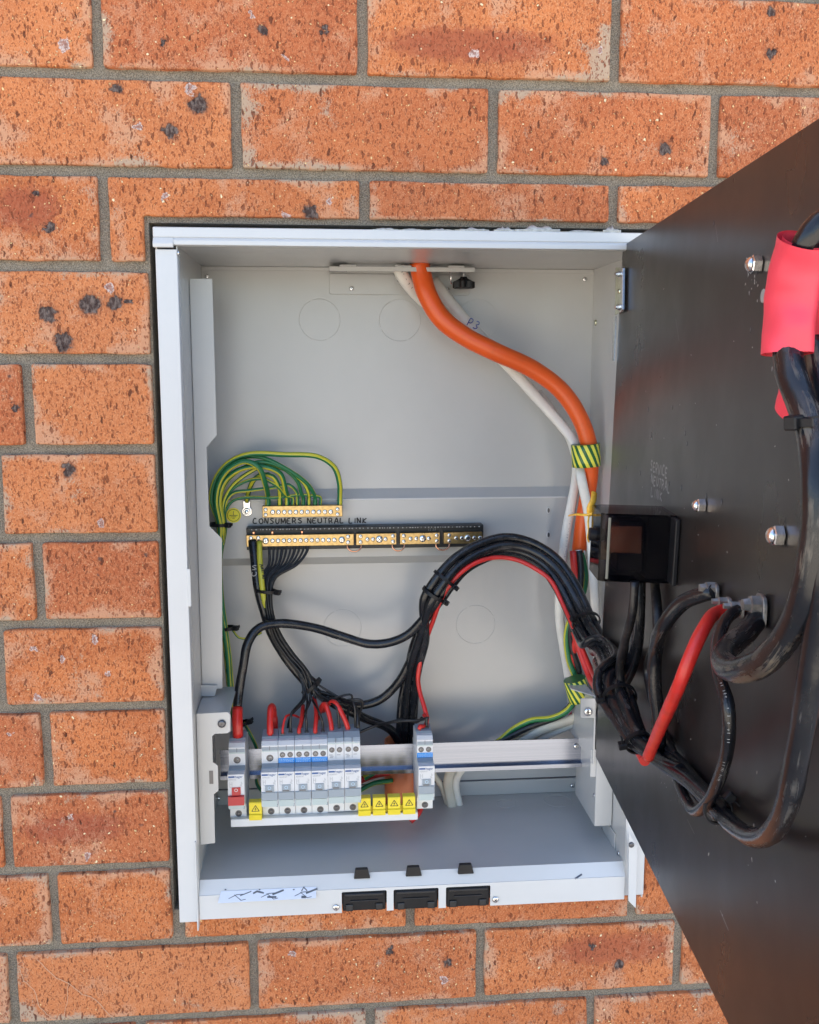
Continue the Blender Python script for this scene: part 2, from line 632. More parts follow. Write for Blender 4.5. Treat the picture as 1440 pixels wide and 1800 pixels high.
def spline(pts, step=.004):
    """centripetal-ish Catmull-Rom through points (Vectors)"""
    P = [Vector(p) for p in pts]
    P = [P[0] * 2 - P[1]] + P + [P[-1] * 2 - P[-2]]
    out = []
    for i in range(1, len(P) - 2):
        p0, p1, p2, p3 = P[i - 1:i + 3]
        t01, t12, t23 = [max((b - a).length, 1e-5) ** .5 for a, b in ((p0, p1), (p1, p2), (p2, p3))]
        m1 = (p2 - p1 + t12 * ((p1 - p0) / t01 - (p2 - p0) / (t01 + t12)))
        m2 = (p2 - p1 + t12 * ((p3 - p2) / t23 - (p3 - p1) / (t12 + t23)))
        n = max(2, int((p2 - p1).length / step))
        for k in range(n):
            t = k / n
            out.append((2 * t ** 3 - 3 * t * t + 1) * p1 + (t ** 3 - 2 * t * t + t) * m1 + (-2 * t ** 3 + 3 * t * t) * p2 + (t ** 3 - t * t) * m2)
    out.append(P[-2])
    return out


def tube(bm, pts, r, seg=12, flat=None, twist=0.0, cap=True, rend=None, fend=1.0):
    """pts already sampled. flat=(ru, rw, dir) gives an oval section; uv: u round, v along"""
    uvl = bm.loops.layers.uv.verify()
    n = len(pts)
    ph = (pts[0].x * 311 + pts[0].z * 517) % 6.28
    T = []
    for i in range(n):
        a = pts[max(0, i - 1)]
        b = pts[min(n - 1, i + 1)]
        T.append((b - a).normalized())
    ref = Vector((0, -1, 0))
    u = (ref - T[0] * ref.dot(T[0]))
    if u.length < .1:
        u = T[0].orthogonal()
    u.normalize()
    rings = []
    ln = 0
    lens = []
    for i in range(n):
        if i:
            ln += (pts[i] - pts[i - 1]).length
            u = (u - T[i] * u.dot(T[i]))
            u.normalize()
        lens.append(ln)
        if flat:
            fd = Vector(flat[2])
            uu = (fd - T[i] * fd.dot(T[i])).normalized()
        else:
            uu = u
        w = T[i].cross(uu)
        rr = (r if rend is None else r + (rend - r) * i / (n - 1)) * (1 + (.020 if r < .006 else .006) * math.sin(ln * 120 + ph) + (.012 if r < .006 else .003) * math.sin(ln * 330 + ph * 2))
        ring = []
        for k in range(seg):
            t = 2 * math.pi * k / seg + twist * ln
            if flat:
                ring.append(bm.verts.new(pts[i] + (uu * math.cos(t) * flat[0] + w * math.sin(t) * flat[1]) * (1 + (fend - 1) * i / (n - 1))))
            else:
                ring.append(bm.verts.new(pts[i] + uu * math.cos(t) * rr + w * math.sin(t) * rr))
        rings.append(ring)
    for i in range(n - 1):
        for k in range(seg):
            k2 = (k + 1) % seg
            f = bm.faces.new((rings[i][k], rings[i][k2], rings[i + 1][k2], rings[i + 1][k]))
            f.smooth = True
            us = (k / seg, (k + 1) / seg, (k + 1) / seg, k / seg)
            vs = (lens[i], lens[i], lens[i + 1], lens[i + 1])
            for lp, a_, b_ in zip(f.loops, us, vs):
                lp[uvl].uv = (a_, b_ * 50)
    if cap:
        bm.faces.new(rings[0][::-1])
        bm.faces.new(rings[-1])
    return bm


def cable(name, pts, r, mat, label, cat='cable', group=None, parent=None, seg=12, flat=None, twist=0.0, step=.004, rend=None, fend=1.0):
    P = spline(pts, step)
    bm = tube(bmesh.new(), P, r, seg, flat, twist, rend=rend, fend=fend)
    me_o = link(name, bm, mat, parent)
    if parent is None:
        tag(me_o, label, cat, group)
    elif label:
        me_o['label'] = label
    return me_o


def A(*tr):
    return [at(*t) for t in tr]


def B(*tr):
    return [brd(*t) for t in tr]


def offset_path(pts, du, dv, ref=Vector((0, 1, 0))):
    """shift a sampled path sideways (du, in the view-parallel plane) and in depth (dv)"""
    out = []
    n = len(pts)
    for i in range(n):
        T = (pts[min(n - 1, i + 1)] - pts[max(0, i - 1)]).normalized()
        s = T.cross(ref)
        if s.length < 1e-3:
            s = Vector((1, 0, 0))
        s.normalize()
        q = s.cross(T).normalized()
        a = du[i] if isinstance(du, list) else du
        b = dv[i] if isinstance(dv, list) else dv
        out.append(pts[i] + s * a + q * b)
    return out


def rounded(pts, rad, seg=4):
    """round the corners of a 2-D outline"""
    out = []
    n = len(pts)
    for i in range(n):
        p0, p1, p2 = Vector(pts[i - 1]), Vector(pts[i]), Vector(pts[(i + 1) % n])
        r = rad[i] if isinstance(rad, (list, tuple)) else rad
        if r <= 0:
            out.append(p1)
            continue
        a = p1 + (p0 - p1).normalized() * r
        b = p1 + (p2 - p1).normalized() * r
        for k in range(seg + 1):
            t = k / seg
            out.append(a * (1 - t) ** 2 + p1 * 2 * t * (1 - t) + b * t * t)
    return out


def plate_xz(bm, pts, y0, y1, rad=0.0, seg=3, bev=0.0):
    """plate parallel to the wall with outline pts=(x,z world)"""
    o = rounded([Vector((a, b)) for a, b in pts], rad, seg)
    return prism(bm, [(p.x, y0, p.y) for p in o], (0, y1 - y0, 0), bev)


# text and handwriting ------------------------------------------------
_tcache = {}


def text_bm(body, size, depth=.0001):
    key = (body, size)
    if key not in _tcache:
        cu = bpy.data.curves.new('lettering', 'FONT')
        cu.body = body
        cu.size = size
        cu.align_x = 'LEFT'
        cu.resolution_u = 3
        cu.extrude = depth
        ob = bpy.data.objects.new('lettering', cu)
        COL.objects.link(ob)
        dg = bpy.context.evaluated_depsgraph_get()
        dg.update()
        me = bpy.data.meshes.new_from_object(ob.evaluated_get(dg))
        bpy.data.objects.remove(ob)
        bpy.data.curves.remove(cu)
        _tcache[key] = me
    bm = bmesh.new()
    bm.from_mesh(_tcache[key])
    return bm


GL = {
    'C': [[(.8, .9), (.4, 1), (.05, .6), (.1, .15), (.5, 0), (.85, .12)]],
    'O': [[(.5, 1), (.12, .7), (.15, .2), (.5, 0), (.88, .25), (.85, .75), (.5, 1)]],
    'N': [[(.1, 0), (.1, 1), (.8, .05), (.85, 1)]],
    'S': [[(.85, .9), (.4, 1), (.1, .75), (.5, .5), (.85, .28), (.5, 0), (.05, .1)]],
    'U': [[(.08, 1), (.1, .25), (.45, 0), (.8, .25), (.85, 1)]],
    'M': [[(.05, 0), (.15, 1), (.5, .3), (.85, 1), (.95, 0)]],
    'E': [[(.85, 1), (.12, .95), (.1, .02), (.85, 0)], [(.1, .5), (.65, .52)]],
    'R': [[(.1, 0), (.1, 1), (.6, .98), (.75, .7), (.5, .48), (.1, .45)], [(.4, .45), (.85, 0)]],
    'T': [[(0, .95), (.95, 1)], [(.5, 1), (.45, 0)]],
    'A': [[(.02, 0), (.45, 1), (.9, 0)], [(.2, .4), (.72, .38)]],
    'L': [[(.12, 1), (.1, .02), (.8, 0)]],
    'I': [[(.5, 1), (.48, 0)]],
    'K': [[(.1, 1), (.1, 0)], [(.85, 1), (.12, .45), (.9, 0)]],
    'V': [[(.02, 1), (.42, 0), (.9, 1)]],
    'P': [[(.1, 0), (.12, 1), (.65, .95), (.75, .65), (.5, .45), (.12, .42)]],
    '3': [[(.1, .95), (.6, 1), (.8, .75), (.4, .52), (.85, .3), (.6, .02), (.08, .08)]],
}


def ribbon(bm, pts, w, nrm):
    """flat pen stroke through sampled points lying on a surface with normal nrm"""
    L, R = [], []
    n = len(pts)
    for i in range(n):
        T = (pts[min(n - 1, i + 1)] - pts[max(0, i - 1)]).normalized()
        s = T.cross(nrm).normalized() * w / 2
        k = .8 if i in (0, n - 1) else 1
        L.append(bm.verts.new(pts[i] + s * k))
        R.append(bm.verts.new(pts[i] - s * k))
    for i in range(n - 1):
        f = bm.faces.new((L[i], R[i], R[i + 1], L[i + 1]))
    return bm


def handwrite(bm, text, origin, right, up, h, wch, pen, jit=.05, lift=.0003, gap=.28):
    right, up = Vector(right).normalized(), Vector(up).normalized()
    nrm = right.cross(up).normalized()
    x = 0.0
    rr = random.Random(len(text) * 7 + 3)
    for ch in text:
        if ch == ' ':
            x += wch * .9
            continue
        cw = wch * (.35 if ch == 'I' else 1.15 if ch == 'M' else 1)
        dz = rr.uniform(-jit, jit) * h
        sk = rr.uniform(-.06, .1)
        for st in GL[ch]:
            pts = []
            for a, b in st:
                aa = a + rr.uniform(-jit, jit)
                bb = b + rr.uniform(-jit, jit)
                pts.append(origin + right * (x + aa * cw + sk * b * cw) + up * (bb * h + dz) + nrm * lift)
            P = spline(pts, h * .12) if len(pts) > 2 else pts
            ribbon(bm, P, pen, nrm)
        x += cw + wch * gap
    return bm


def screw_mesh(r, h=.0014, mat='zinc', slot=True, seg=14):
    """pan head facing -Y, base at y=0, with a recessed cross"""
    bm = bmesh.new()
    lathe(bm, (0, 0, 0), (0, -1, 0), [(0, r), (h * .55, r), (h * .9, r * .8), (h, r * .5)], seg)
    me = bpy.data.meshes.new('screw')
    n0 = len(bm.faces)
    if slot:
        k = r * .10
        for a, b in ((r * .62, k), (k, r * .62)):
            box(bm, (-a, -h - .00012, -b), (a, -h + .0002, b))
    for i, f in enumerate(bm.faces):
        f.material_index = 1 if i >= n0 else 0
        f.smooth = i < n0
    bm.to_mesh(me)
    bm.free()
    me.materials.append(M[mat])
    me.materials.append(M['steel_dark'])
    return me


SCREWS = {}


def screw(parent, pos, r, world=True, name='screw', mat='zinc', rot=None, h=None):
    key = (round(r, 5), mat)
    if key not in SCREWS:
        SCREWS[key] = screw_mesh(r, h or r * .55, mat)
    o = bpy.data.objects.new(name, SCREWS[key])
    COL.objects.link(o)
    o.parent = parent
    o.location = Vector(pos) - (wloc(parent) if world else Vector((0, 0, 0)))
    o.rotation_euler = rot if rot else (0, rnd.uniform(0, 1.5), 0)
    return o


def cable_tie(center, axis, r, label, head_dir, width=.0036, group='black cable ties', ru=None, tail=.006, name='cable_tie'):
    """strap round a bundle + ratchet head; head_dir = side on which the head sits"""
    center, axis = Vector(center), Vector(axis).normalized()
    u = Vector(head_dir)
    u = (u - axis * u.dot(axis)).normalized()
    w = axis.cross(u)
    ru = ru or r
    t = thing(name, label, 'cable tie', center, group)
    bm = bmesh.new()
    n = 28
    prof = [(-width / 2, 0), (width / 2, 0), (width / 2, .0011), (-width / 2, .0011)]
    rings = []
    for i in range(n):
        a = 2 * math.pi * i / n
        dr = u * math.cos(a) * ru + w * math.sin(a) * r
        nn = dr.normalized()
        rings.append([bm.verts.new(dr + nn * q + axis * p) for p, q in prof])
    for i in range(n):
        for k in range(4):
            bm.faces.new((rings[i][k], rings[(i + 1) % n][k], rings[(i + 1) % n][(k + 1) % 4], rings[i][(k + 1) % 4]))
    bmesh.ops.recalc_face_normals(bm, faces=bm.faces[:])
    link('strap', bm, 'black_plastic', t, local=True)
    bm = box(bmesh.new(), (-.0032, -.0027, -width * .75), (.0032, .0027, width * .75), .0006)
    mm = Matrix((u, w, axis)).transposed().to_4x4()
    mm.translation = u * (ru + .0026)
    bmesh.ops.transform(bm, matrix=mm, verts=bm.verts)
    link('head', bm, 'black_plastic', t, local=True)
    if tail:
        bm = box(bmesh.new(), (-.0006, 0, -width * .45), (.0006, tail + .002, width * .45), .0002)
        mm.translation = u * (ru + .0030)
        bmesh.ops.transform(bm, matrix=mm, verts=bm.verts)
        link('tail', bm, 'black_plastic', t, local=True)
    return t


# ================================================================== SETTING
bm = bmesh.new()
gs = [bm.verts.new(v) for v in ((-60, -60, 0), (60, -60, 0), (60, 60, 0), (-60, 60, 0))]
bm.faces.new(gs)
g = link('ground', bm, 'concrete_paving', local=True)
tag(g, kind='structure')

# ---- brick wall: every brick near the frame is a brick of its own
BWALL = thing('brick_wall', 'orange face brick house wall with grey mortar joints round the meter box', 'wall', (0, 0, 0))
OX0, OX1, OZ0, OZ1 = .0474, .5359, -.1375, -.8288           # outer edges of the box frame
HX0, HX1, HZ0, HZ1 = .0385, .5385, -.1310, -.8380           # opening cut into the brickwork
CH = .086


def brick_outline(pts, depth=.09, kind_bm=None):
    """pts: outline (x,z) world order; returns bm of one rough-edged brick"""
    jr = random.Random(int(abs(pts[0][0] * 9173 + pts[0][1] * 5711) * 1000))
    o = rounded([Vector(p) for p in pts], .0022, 2)
    # resample and jitter
    out = []
    n = len(o)
    for i in range(n):
        a, b = o[i], o[(i + 1) % n]
        k = max(1, int((b - a).length / .007))
        for q in range(k):
            out.append(a.lerp(b, q / k))
    n = len(out)
    wob = [jr.uniform(-1, 1) for _ in range(n)]
    wob = [(wob[i - 1] + wob[i] * 2 + wob[(i + 1) % n]) / 4 for i in range(n)]
    area = sum(out[i].x * out[(i + 1) % n].y - out[(i + 1) % n].x * out[i].y for i in range(n))
    sgn = 1 if area > 0 else -1
    yo = jr.uniform(-.0008, .0008)
    R0, R1, R2, R3 = [], [], [], []
    bm_ = kind_bm or bmesh.new()
    for i in range(n):
        t = (out[(i + 1) % n] - out[i - 1]).normalized()
        nn = Vector((t.y, -t.x)) * sgn
        p = out[i] + nn * wob[i] * .0009
        q = out[i] - nn * (.0004 + abs(wob[i]) * .0008)
        s = out[i] - nn * .0018
        R3.append(bm_.verts.new((s.x, yo - .0002, s.y)))
        R0.append(bm_.verts.new((q.x, yo + .0002, q.y)))
        R1.append(bm_.verts.new((p.x, yo + .0010, p.y)))
        R2.append(bm_.verts.new((p.x, depth, p.y)))
    for a, b in ((R3, R0), (R0, R1), (R1, R2)):
        for i in range(n):
            f = bm_.faces.new((a[i], a[(i + 1) % n], b[(i + 1) % n], b[i]))
            f.smooth = True
    bm_.faces.new(R3)
    if not kind_bm:
        bmesh.ops.recalc_face_normals(bm_, faces=bm_.faces[:])
    return bm_


JX = {-3: [-.361, -.121, .121, .362, .604, .846], -2: [-.242, 0, .242, .483, .725, .967],
      -1: [-.242, 0, .241, .482, .724, .966], 0: [-.361, -.119, .123, .365, .583, .825, 1.067],
      1: [-.242, -.001, .242, .484, .726, .968], 2: [-.361, -.108, .130, .372, .583, .825, 1.067],
      3: [-.320, -.079, .162, .45, .70, .94], 4: [-.361, -.112, .130, .372, .610, .850],
      5: [-.320, -.078, .162, .45, .70, .94], 6: [-.361, -.120, .130, .372, .610, .850],
      7: [-.322, -.080, .162, .45, .70, .94], 8: [-.364, -.123, .130, .372, .610, .850],
      9: [-.322, -.081, .045, .286, .528, .770, 1.01], 10: [-.368, -.127, .120, .362, .582, .825],
      11: [-.242, 0, .243, .486, .728, .970], 12: [-.361, -.119, .123, .365, .607, .850]}
J = .005
for row, xs in JX.items():
    zt = -CH * row - J
    zb = -CH * (row + 1) + J
    for a, b in zip(xs, xs[1:]):
        x0, x1 = a + J, b - J
        if row == 9 and abs(a + .081) < 1e-6:
            x1 = HX0 - .0015
        if row == 9 and abs(a - .045) < 1e-6:
            x0 = HX0 + .012
        z0, z1 = zb, zt
        inside_x = x1 > HX0 and x0 < HX1
        inside_z = z1 > HZ1 and z0 < HZ0
        poly = [(x0, z0), (x1, z0), (x1, z1), (x0, z1)]
        if inside_x and inside_z:
            if row == 1:                                     # bricks notched over the head of the box
                if x0 < HX0:
                    poly = [(x0, z0), (HX0 - .004, z0), (HX0 - .004, HZ0 + .0055), (x1, HZ0 + .0055), (x1, z1), (x0, z1)]
                elif x1 > HX1:
                    poly = [(x0, HZ0 + .0055), (HX1, HZ0 + .0055), (HX1, z0), (x1, z0), (x1, z1), (x0, z1)]
                else:
                    poly = [(x0, HZ0 + .0055), (x1, HZ0 + .0055), (x1, z1), (x0, z1)]
            elif row == 9:                                   # cut bricks under the sill of the box
                if x1 <= HX1:
                    poly = [(x0, z0), (x1, z0), (x1, HZ1 + .012), (x0, HZ1 + .012)]
                else:
                    poly = [(x0, z0), (x1, z0), (x1, z1), (HX1 + .002, z1), (HX1 + .002, HZ1 + .012), (x0, HZ1 + .012)]
            else:
                if x0 < HX0:
                    x1 = HX0 - .0015
                    if x1 - x0 < .02:
                        continue
                    poly = [(x0, z0), (x1, z0), (x1, z1), (x0, z1)]
                elif x1 > HX1:
                    x0 = HX1 + .0015
                    poly = [(x0, z0), (x1, z0), (x1, z1), (x0, z1)]
                else:
                    continue
        link('brick', brick_outline([(p, Zw(q)) for p, q in poly]), 'orange_brick', BWALL)

# the rest of the wall, out of the picture, laid in the same bond
bm = bmesh.new()
for row in range(-12, 21):
    near = row in JX
    lo, hi = (JX[row][0], JX[row][-1]) if near else (None, None)
    start = -3.6 + (.1205 if row % 2 else 0)
    for k in range(32):
        x0 = start + .241 * k + J
        x1 = x0 + .231
        if near:
            if x1 > lo - J and x0 < hi + J:
                if x0 < lo - .02:
                    x1 = lo - J
                elif x1 > hi + .02:
                    x0 = hi + J
                else:
                    continue
            if x1 - x0 < .02:
                continue
        zt, zb = Zw(-CH * row - J), Zw(-CH * (row + 1) + J)
        if zb < 0:
            continue
        box(bm, (x0, 0, zb), (x1, .09, zt))
link('outer_brickwork', bm, 'orange_brick', BWALL, kind='stuff')
# mortar bed behind the brick faces with the opening left free
bm = bmesh.new()
MY = .0054
for lo, hi in (((-3.7, MY, 0), (HX0 + .0005, .092, Zw(1.04))), ((HX1, MY, 0), (4.2, .092, Zw(1.04))),
               ((HX0 + .0005, MY, Zw(HZ0)), (HX1, .092, Zw(1.04))), ((HX0 + .0005, MY, 0), (HX1, .092, Zw(HZ1) + .012))):
    box(bm, lo, hi)
link('mortar', bm, 'mortar', BWALL)
link('leak_block', nbox((-3.7, .20, 0), (4.2, .31, Zw(1.04))), 'mortar', BWALL)  # unseen slab added to stop sunlight leaking in round the box
# soffit and fascia of the roof above the wall keep the sky off its back
link('soffit', nbox((-3.9, -.42, Zw(1.045)), (4.4, .40, Zw(1.065))), 'powder_coat_lit', BWALL)
# a blob of grey mortar smeared along the top edge of the frame
bm = bmesh.new()
lumps = [(655, 700, 5), (700, 745, 4), (800, 860, 7), (868, 905, 9), (905, 985, 12), (1060, 1092, 13), (745, 800, 4), (985, 1060, 4)]
for x0, x1, h in lumps:
    yb = 400 + (x0 - 272) * 10 / 850
    n = 12
    ring_t = [at(x0 + (x1 - x0) * i / n, yb - h * math.sin(math.pi * (i + .5) / (n + 1)) * rnd.uniform(.55, 1.1), -4) for i in range(n + 1)]
    ring_b = [at(x0 + (x1 - x0) * i / n, yb + rnd.uniform(2, 7) * (h / 7), -13) for i in range(n + 1)]
    back = [at(x0 + (x1 - x0) * i / n, yb + 1, 4) for i in range(n + 1)]
    fr = [at(x0 + (x1 - x0) * i / n, yb - h * .4, -16) for i in range(n + 1)]
    vs = [[bm.verts.new(p) for p in r_] for r_ in (back, ring_t, fr, ring_b)]
    for r0, r1 in zip(vs, vs[1:] + vs[:1]):
        for i in range(n):
            f = bm.faces.new((r0[i], r0[i + 1], r1[i + 1], r1[i]))
            f.smooth = True
    bm.faces.new([r_[0] for r_ in vs])
    bm.faces.new([r_[-1] for r_ in vs][::-1])
bmesh.ops.recalc_face_normals(bm, faces=bm.faces[:])
link('mortar_smear', bm, 'mortar_lump', BWALL, label='pale mortar smeared along the head of the box')

def crack(pts, w):
    bm_ = bmesh.new()
    P_ = []
    for a_, b_ in zip(pts, pts[1:]):
        for k_ in range(5):
            f_ = k_ / 5
            P_.append(at(a_[0] + (b_[0] - a_[0]) * f_ + rnd.uniform(-1, 1), a_[1] + (b_[1] - a_[1]) * f_ + rnd.uniform(-1, 1), -1.4))
    ribbon(bm_, P_, w, Vector((0, -1, 0)))
    link('crack', bm_, 'crack_line', BWALL)
crack([(66, 1688), (100, 1720), (118, 1727), (145, 1748), (168, 1757), (186, 1778), (204, 1794)], .0008)
crack([(34, 1703), (42, 1725), (60, 1740), (68, 1768), (86, 1786), (104, 1797)], .0007)
crack([(120, 1728), (118, 1760), (112, 1790)], .0005)

# ================================================================== ENCLOSURE
IX0, IX1, IZ0, IZ1 = .0673, .5138, -.1539, -.7884
D = .1714
PR = -.0152
ENC = thing('meter_box', 'open light grey steel meter box set into the brick wall', 'meter box', (.29, .08, Zw(OZ1)))
PC, PF = 'powder_coat_shaded', 'powder_coat_lit'
W_ = .0012
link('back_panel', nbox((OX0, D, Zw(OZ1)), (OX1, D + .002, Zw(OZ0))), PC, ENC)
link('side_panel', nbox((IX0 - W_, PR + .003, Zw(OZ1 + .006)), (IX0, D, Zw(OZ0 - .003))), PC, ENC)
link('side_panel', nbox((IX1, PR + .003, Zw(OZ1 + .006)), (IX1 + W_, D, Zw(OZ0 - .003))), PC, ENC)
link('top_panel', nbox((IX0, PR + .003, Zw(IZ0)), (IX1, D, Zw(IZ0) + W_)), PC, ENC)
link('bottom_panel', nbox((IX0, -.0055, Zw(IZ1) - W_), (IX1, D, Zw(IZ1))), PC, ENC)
# frame members
bm = nbox((OX0, PR, Zw(OZ1)), (IX0, PR + .0022, Zw(OZ0) - .020), .0005)
box(bm, (OX0 + .0001, PR + .0022, Zw(OZ1)), (OX0 + .0016, D, Zw(OZ0) - .005), .0003)
box(bm, (IX0 - .0014, PR + .0022, Zw(OZ1) + .02), (IX0 + .0002, PR + .013, Zw(OZ0) - .020), .0003)
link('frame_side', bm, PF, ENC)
bm = nbox((IX1 + .0002, PR + .004, Zw(OZ1) + .004), (OX1, PR + .006, Zw(OZ0) - .017), .0005)
box(bm, (OX1 - .0016, PR + .006, Zw(OZ1)), (OX1 - .0001, D, Zw(OZ0) - .005), .0003)
link('frame_side', bm, PF, ENC)
bm = nbox((OX0 - .0015, PR - .0012, Zw(OZ0) - .0095), (OX1 + .001, PR + .006, Zw(OZ0)), .0008)
prism(bm, [(OX0 - .0015, PR - .0012, Zw(OZ0) - .0095), (OX0 - .0015, PR - .0040, Zw(OZ0) - .0150), (OX0 - .0015, PR - .0034, Zw(OZ0) - .0185), (OX0 - .0015, PR + .004, Zw(OZ0) - .0185), (OX0 - .0015, PR + .004, Zw(OZ0) - .0095)],
      (.0185, 0, 0), .0004)
prism(bm, [(OX0 + .017, PR - .0006, Zw(OZ0) - .0095), (OX0 + .017, PR - .0030, Zw(OZ0) - .0120), (OX0 + .017, PR - .0028, Zw(OZ0) - .0162), (OX0 + .017, PR + .004, Zw(OZ0) - .0168), (OX0 + .017, PR + .004, Zw(OZ0) - .0095)],
      (OX1 - OX0 - .0165, 0, 0), .0004)
box(bm, (OX0 + .0005, PR + .006, Zw(OZ0) - .0016), (OX1 - .0005, D, Zw(OZ0) - .0002))
link('frame_top', bm, PF, ENC)

# sill: horizontal ledge and folded front with three cut-outs for the latches
LZ = -.8000
lat = [(at(601, 1590, -15).x, at(680, 1590, -15).x), (at(692, 1586, -15).x, at(771, 1586, -15).x), (at(784, 1582, -15).x, at(862, 1582, -15).x)]
zt_, zb_ = Zw(-.8005), Zw(-.8265)
SX1 = .5136
prs = [[(x, PR, z) for x, z in ((IX0 + .0005, zb_), (lat[0][0], zb_), (lat[0][0], zt_ - .003), (lat[0][1], zt_ - .003), (lat[0][1], zb_),
       (lat[1][0], zb_), (lat[1][0], zt_ - .003), (lat[1][1], zt_ - .003), (lat[1][1], zb_), (lat[2][0], zb_), (lat[2][0], zt_ - .003),
       (lat[2][1], zt_ - .003), (lat[2][1], zb_), (SX1, zb_), (SX1, zt_), (IX0 + .0005, zt_))]]
rad = [0, 0, .0018, .0018, 0, 0, .0018, .0018, 0, 0, .0018, .0018, 0, 0, 0, 0]
o2 = rounded([Vector((p[0], p[2])) for p in prs[0]], rad, 3)
link('sill', prism(bmesh.new(), [(p.x, PR, p.y) for p in o2], (0, .0012, 0)), PF, ENC)
link('ledge', prism(bmesh.new(), [(IX0 + .0005, -.0147, zt_ - .0002), (IX0 + .0005, -.0057, Zw(IZ1) + .0002), (IX0 + .0005, -.0057, Zw(IZ1) - .0012), (IX0 + .0005, -.0147, zt_ - .0018)], (SX1 - IX0, 0, 0)), PF, ENC)
for x, y in ((591, 1595), (871, 1581)):
    screw(ENC, at(x, y, -15.4), .0034)
# mounting strip folded across the back
def hat(y0, y1, zs, name):
    """zs: (top outer, top front, bottom front, bottom outer)"""
    a, b, c, d = zs
    pts = [(IX0 + .001, y0, a), (IX0 + .001, y1, b), (IX0 + .001, y1, c), (IX0 + .001, y0, d)]
    return link(name, prism(bmesh.new(), pts, (IX1 - IX0 - .002, 0, 0)), PC, ENC)
zA = at(700, 858, 171).z
zB = at(700, 876, 158).z
zC = at(900, 974, 158).z
zD = at(900, 986, 171).z
hat(D - .0002, .1580, (zA, zB, zC, zD), 'mounting_strip')
link('fold_line', nbox((IX0 + .02, .1574, zB - .0016), (IX1 - .03, .1584, zB + .0004), .0003), PF, ENC)
# oval slots in the strip
def oval(bm, c, rx, rz, y, depth=.0006, n=20, inner=0):
    vs = [bm.verts.new((c.x + math.cos(2 * math.pi * i / n) * rx, y, c.z + math.sin(2 * math.pi * i / n) * rz)) for i in range(n)]
    bm.faces.new(vs)
    return bm
for x, y in ((964, 897), (964, 940), (394, 948)):
    c = at(x, y, 158)
    bm = bmesh.new()
    lathe(bm, (0, 0, 0), (0, -1, 0), [(0, .0031), (.0004, .0031), (.0005, .0026)], 18)
    bmesh.ops.scale(bm, vec=(.75, 1, 1.35), verts=bm.verts)
    o = link('slot', bm, PF, ENC, local=True)
    o.location = Vector((c.x, .1579, c.z)) - wloc(ENC)
    bm = bmesh.new()
    lathe(bm, (0, 0, 0), (0, -1, 0), [(0, .0022), (.0002, .0022)], 18)
    bmesh.ops.scale(bm, vec=(.6, 1, 1.3), verts=bm.verts)
    o = link('slot', bm, 'steel_dark', ENC, local=True)
    o.location = Vector((c.x + .0003, .1573, c.z)) - wloc(ENC)

# knock-outs: round discs stamped into the sheet
def ring_bm(r, w=.00032, h=.00022, n=56, gap=True):
    bm = bmesh.new()
    vs = []
    for i in range(n):
        a = 2 * math.pi * i / n
        cs, sn = math.cos(a), math.sin(a)
        vs.append([bm.verts.new((cs * q, -hh, sn * q)) for q, hh in ((r - w, 0), (r, h), (r + w, 0))])
    for i in range(n):
        if gap and i % 14 == 3:
            continue
        j = (i + 1) % n
        for k in range(2):
            bm.faces.new((vs[i][k], vs[j][k], vs[j][k + 1], vs[i][k + 1]))
    return bm
KO = [(562, 562, 36), (703, 563, 36), (840, 563, 36), (836, 1098, 34), (602, 1104, 33), (546, 1108, 0), (455, 562, 0)]
for x, y, r in KO:
    if not r:
        continue
    c = at(x, y, 171)
    rr = (at(x + r, y, 171) - c).length
    o = link('knockout', ring_bm(rr), PC, ENC, local=True)
    o.location = Vector((c.x, D - .00005, c.z)) - wloc(ENC)
for x, y, w in ((981, 1408, 26), (890, 1413, 18), (430, 1446, 20), (520, 1442, 22), (610, 1440, 20)):
    r = ray(x, y)
    k = (IZ1 - CPOS.z) / r.z
    c = CPOS + r * k
    o = link('knockout', ring_bm(w / 1560, w=.0006, h=.0004), PC, ENC, local=True)
    o.location = Vector((c.x, c.y, Zw(IZ1) + .00005)) - wloc(ENC)
    o.rotation_euler = (-math.pi / 2, 0, 0)
# seams and small fixings
link('seam', nbox((IX0, D - .0011, Zw(-.7700)), (IX1, D, Zw(-.7688)), .0003), 'steel_dark', ENC)
link('floor_flange', nbox((IX0 + .001, D - .0022, Zw(IZ1) + .0002), (IX1 - .001, D - .0002, Zw(-.7702)), .0004), PC, ENC)
link('corner_flange', nbox((IX1 - .0016, .02, Zw(IZ1) + .0002), (IX1 - .0002, D - .0025, Zw(-.7702)), .0004), PC, ENC)
bm = nbox((IX0 + .0008, D - .0016, Zw(IZ0) - .0042), (IX1 - .001, D - .0003, Zw(IZ0) - .0002), .0003)
link('top_flange', bm, PC, ENC)
for x, y, Y in ((364, 486, 171), (1028, 491, 171), (1006, 1381, 168), (384, 1404, 168), (997, 973, 171)):
    screw(ENC, at(x, y, Y) + Vector((0, -.0008, 0)), .0026, mat='zinc')
def side_screw(x, y, X, dirx, r=.0030, mat='zinc'):
    rr = ray(x, y)
    k = (X - CPOS.x) / rr.x
    p_ = CPOS + rr * k
    return screw(ENC, (X, p_.y, Zw(p_.z)), r, rot=(0, 0, -math.pi / 2 if dirx < 0 else math.pi / 2), mat=mat)
side_screw(1048, 567, IX1, -1, .0034, 'zinc_yellow')
side_screw(313, 445, IX0 + .0006, 1, .0028)
side_screw(1061, 1457, IX1, -1, .0032)
side_screw(1088, 1500, IX1, -1, .0026)

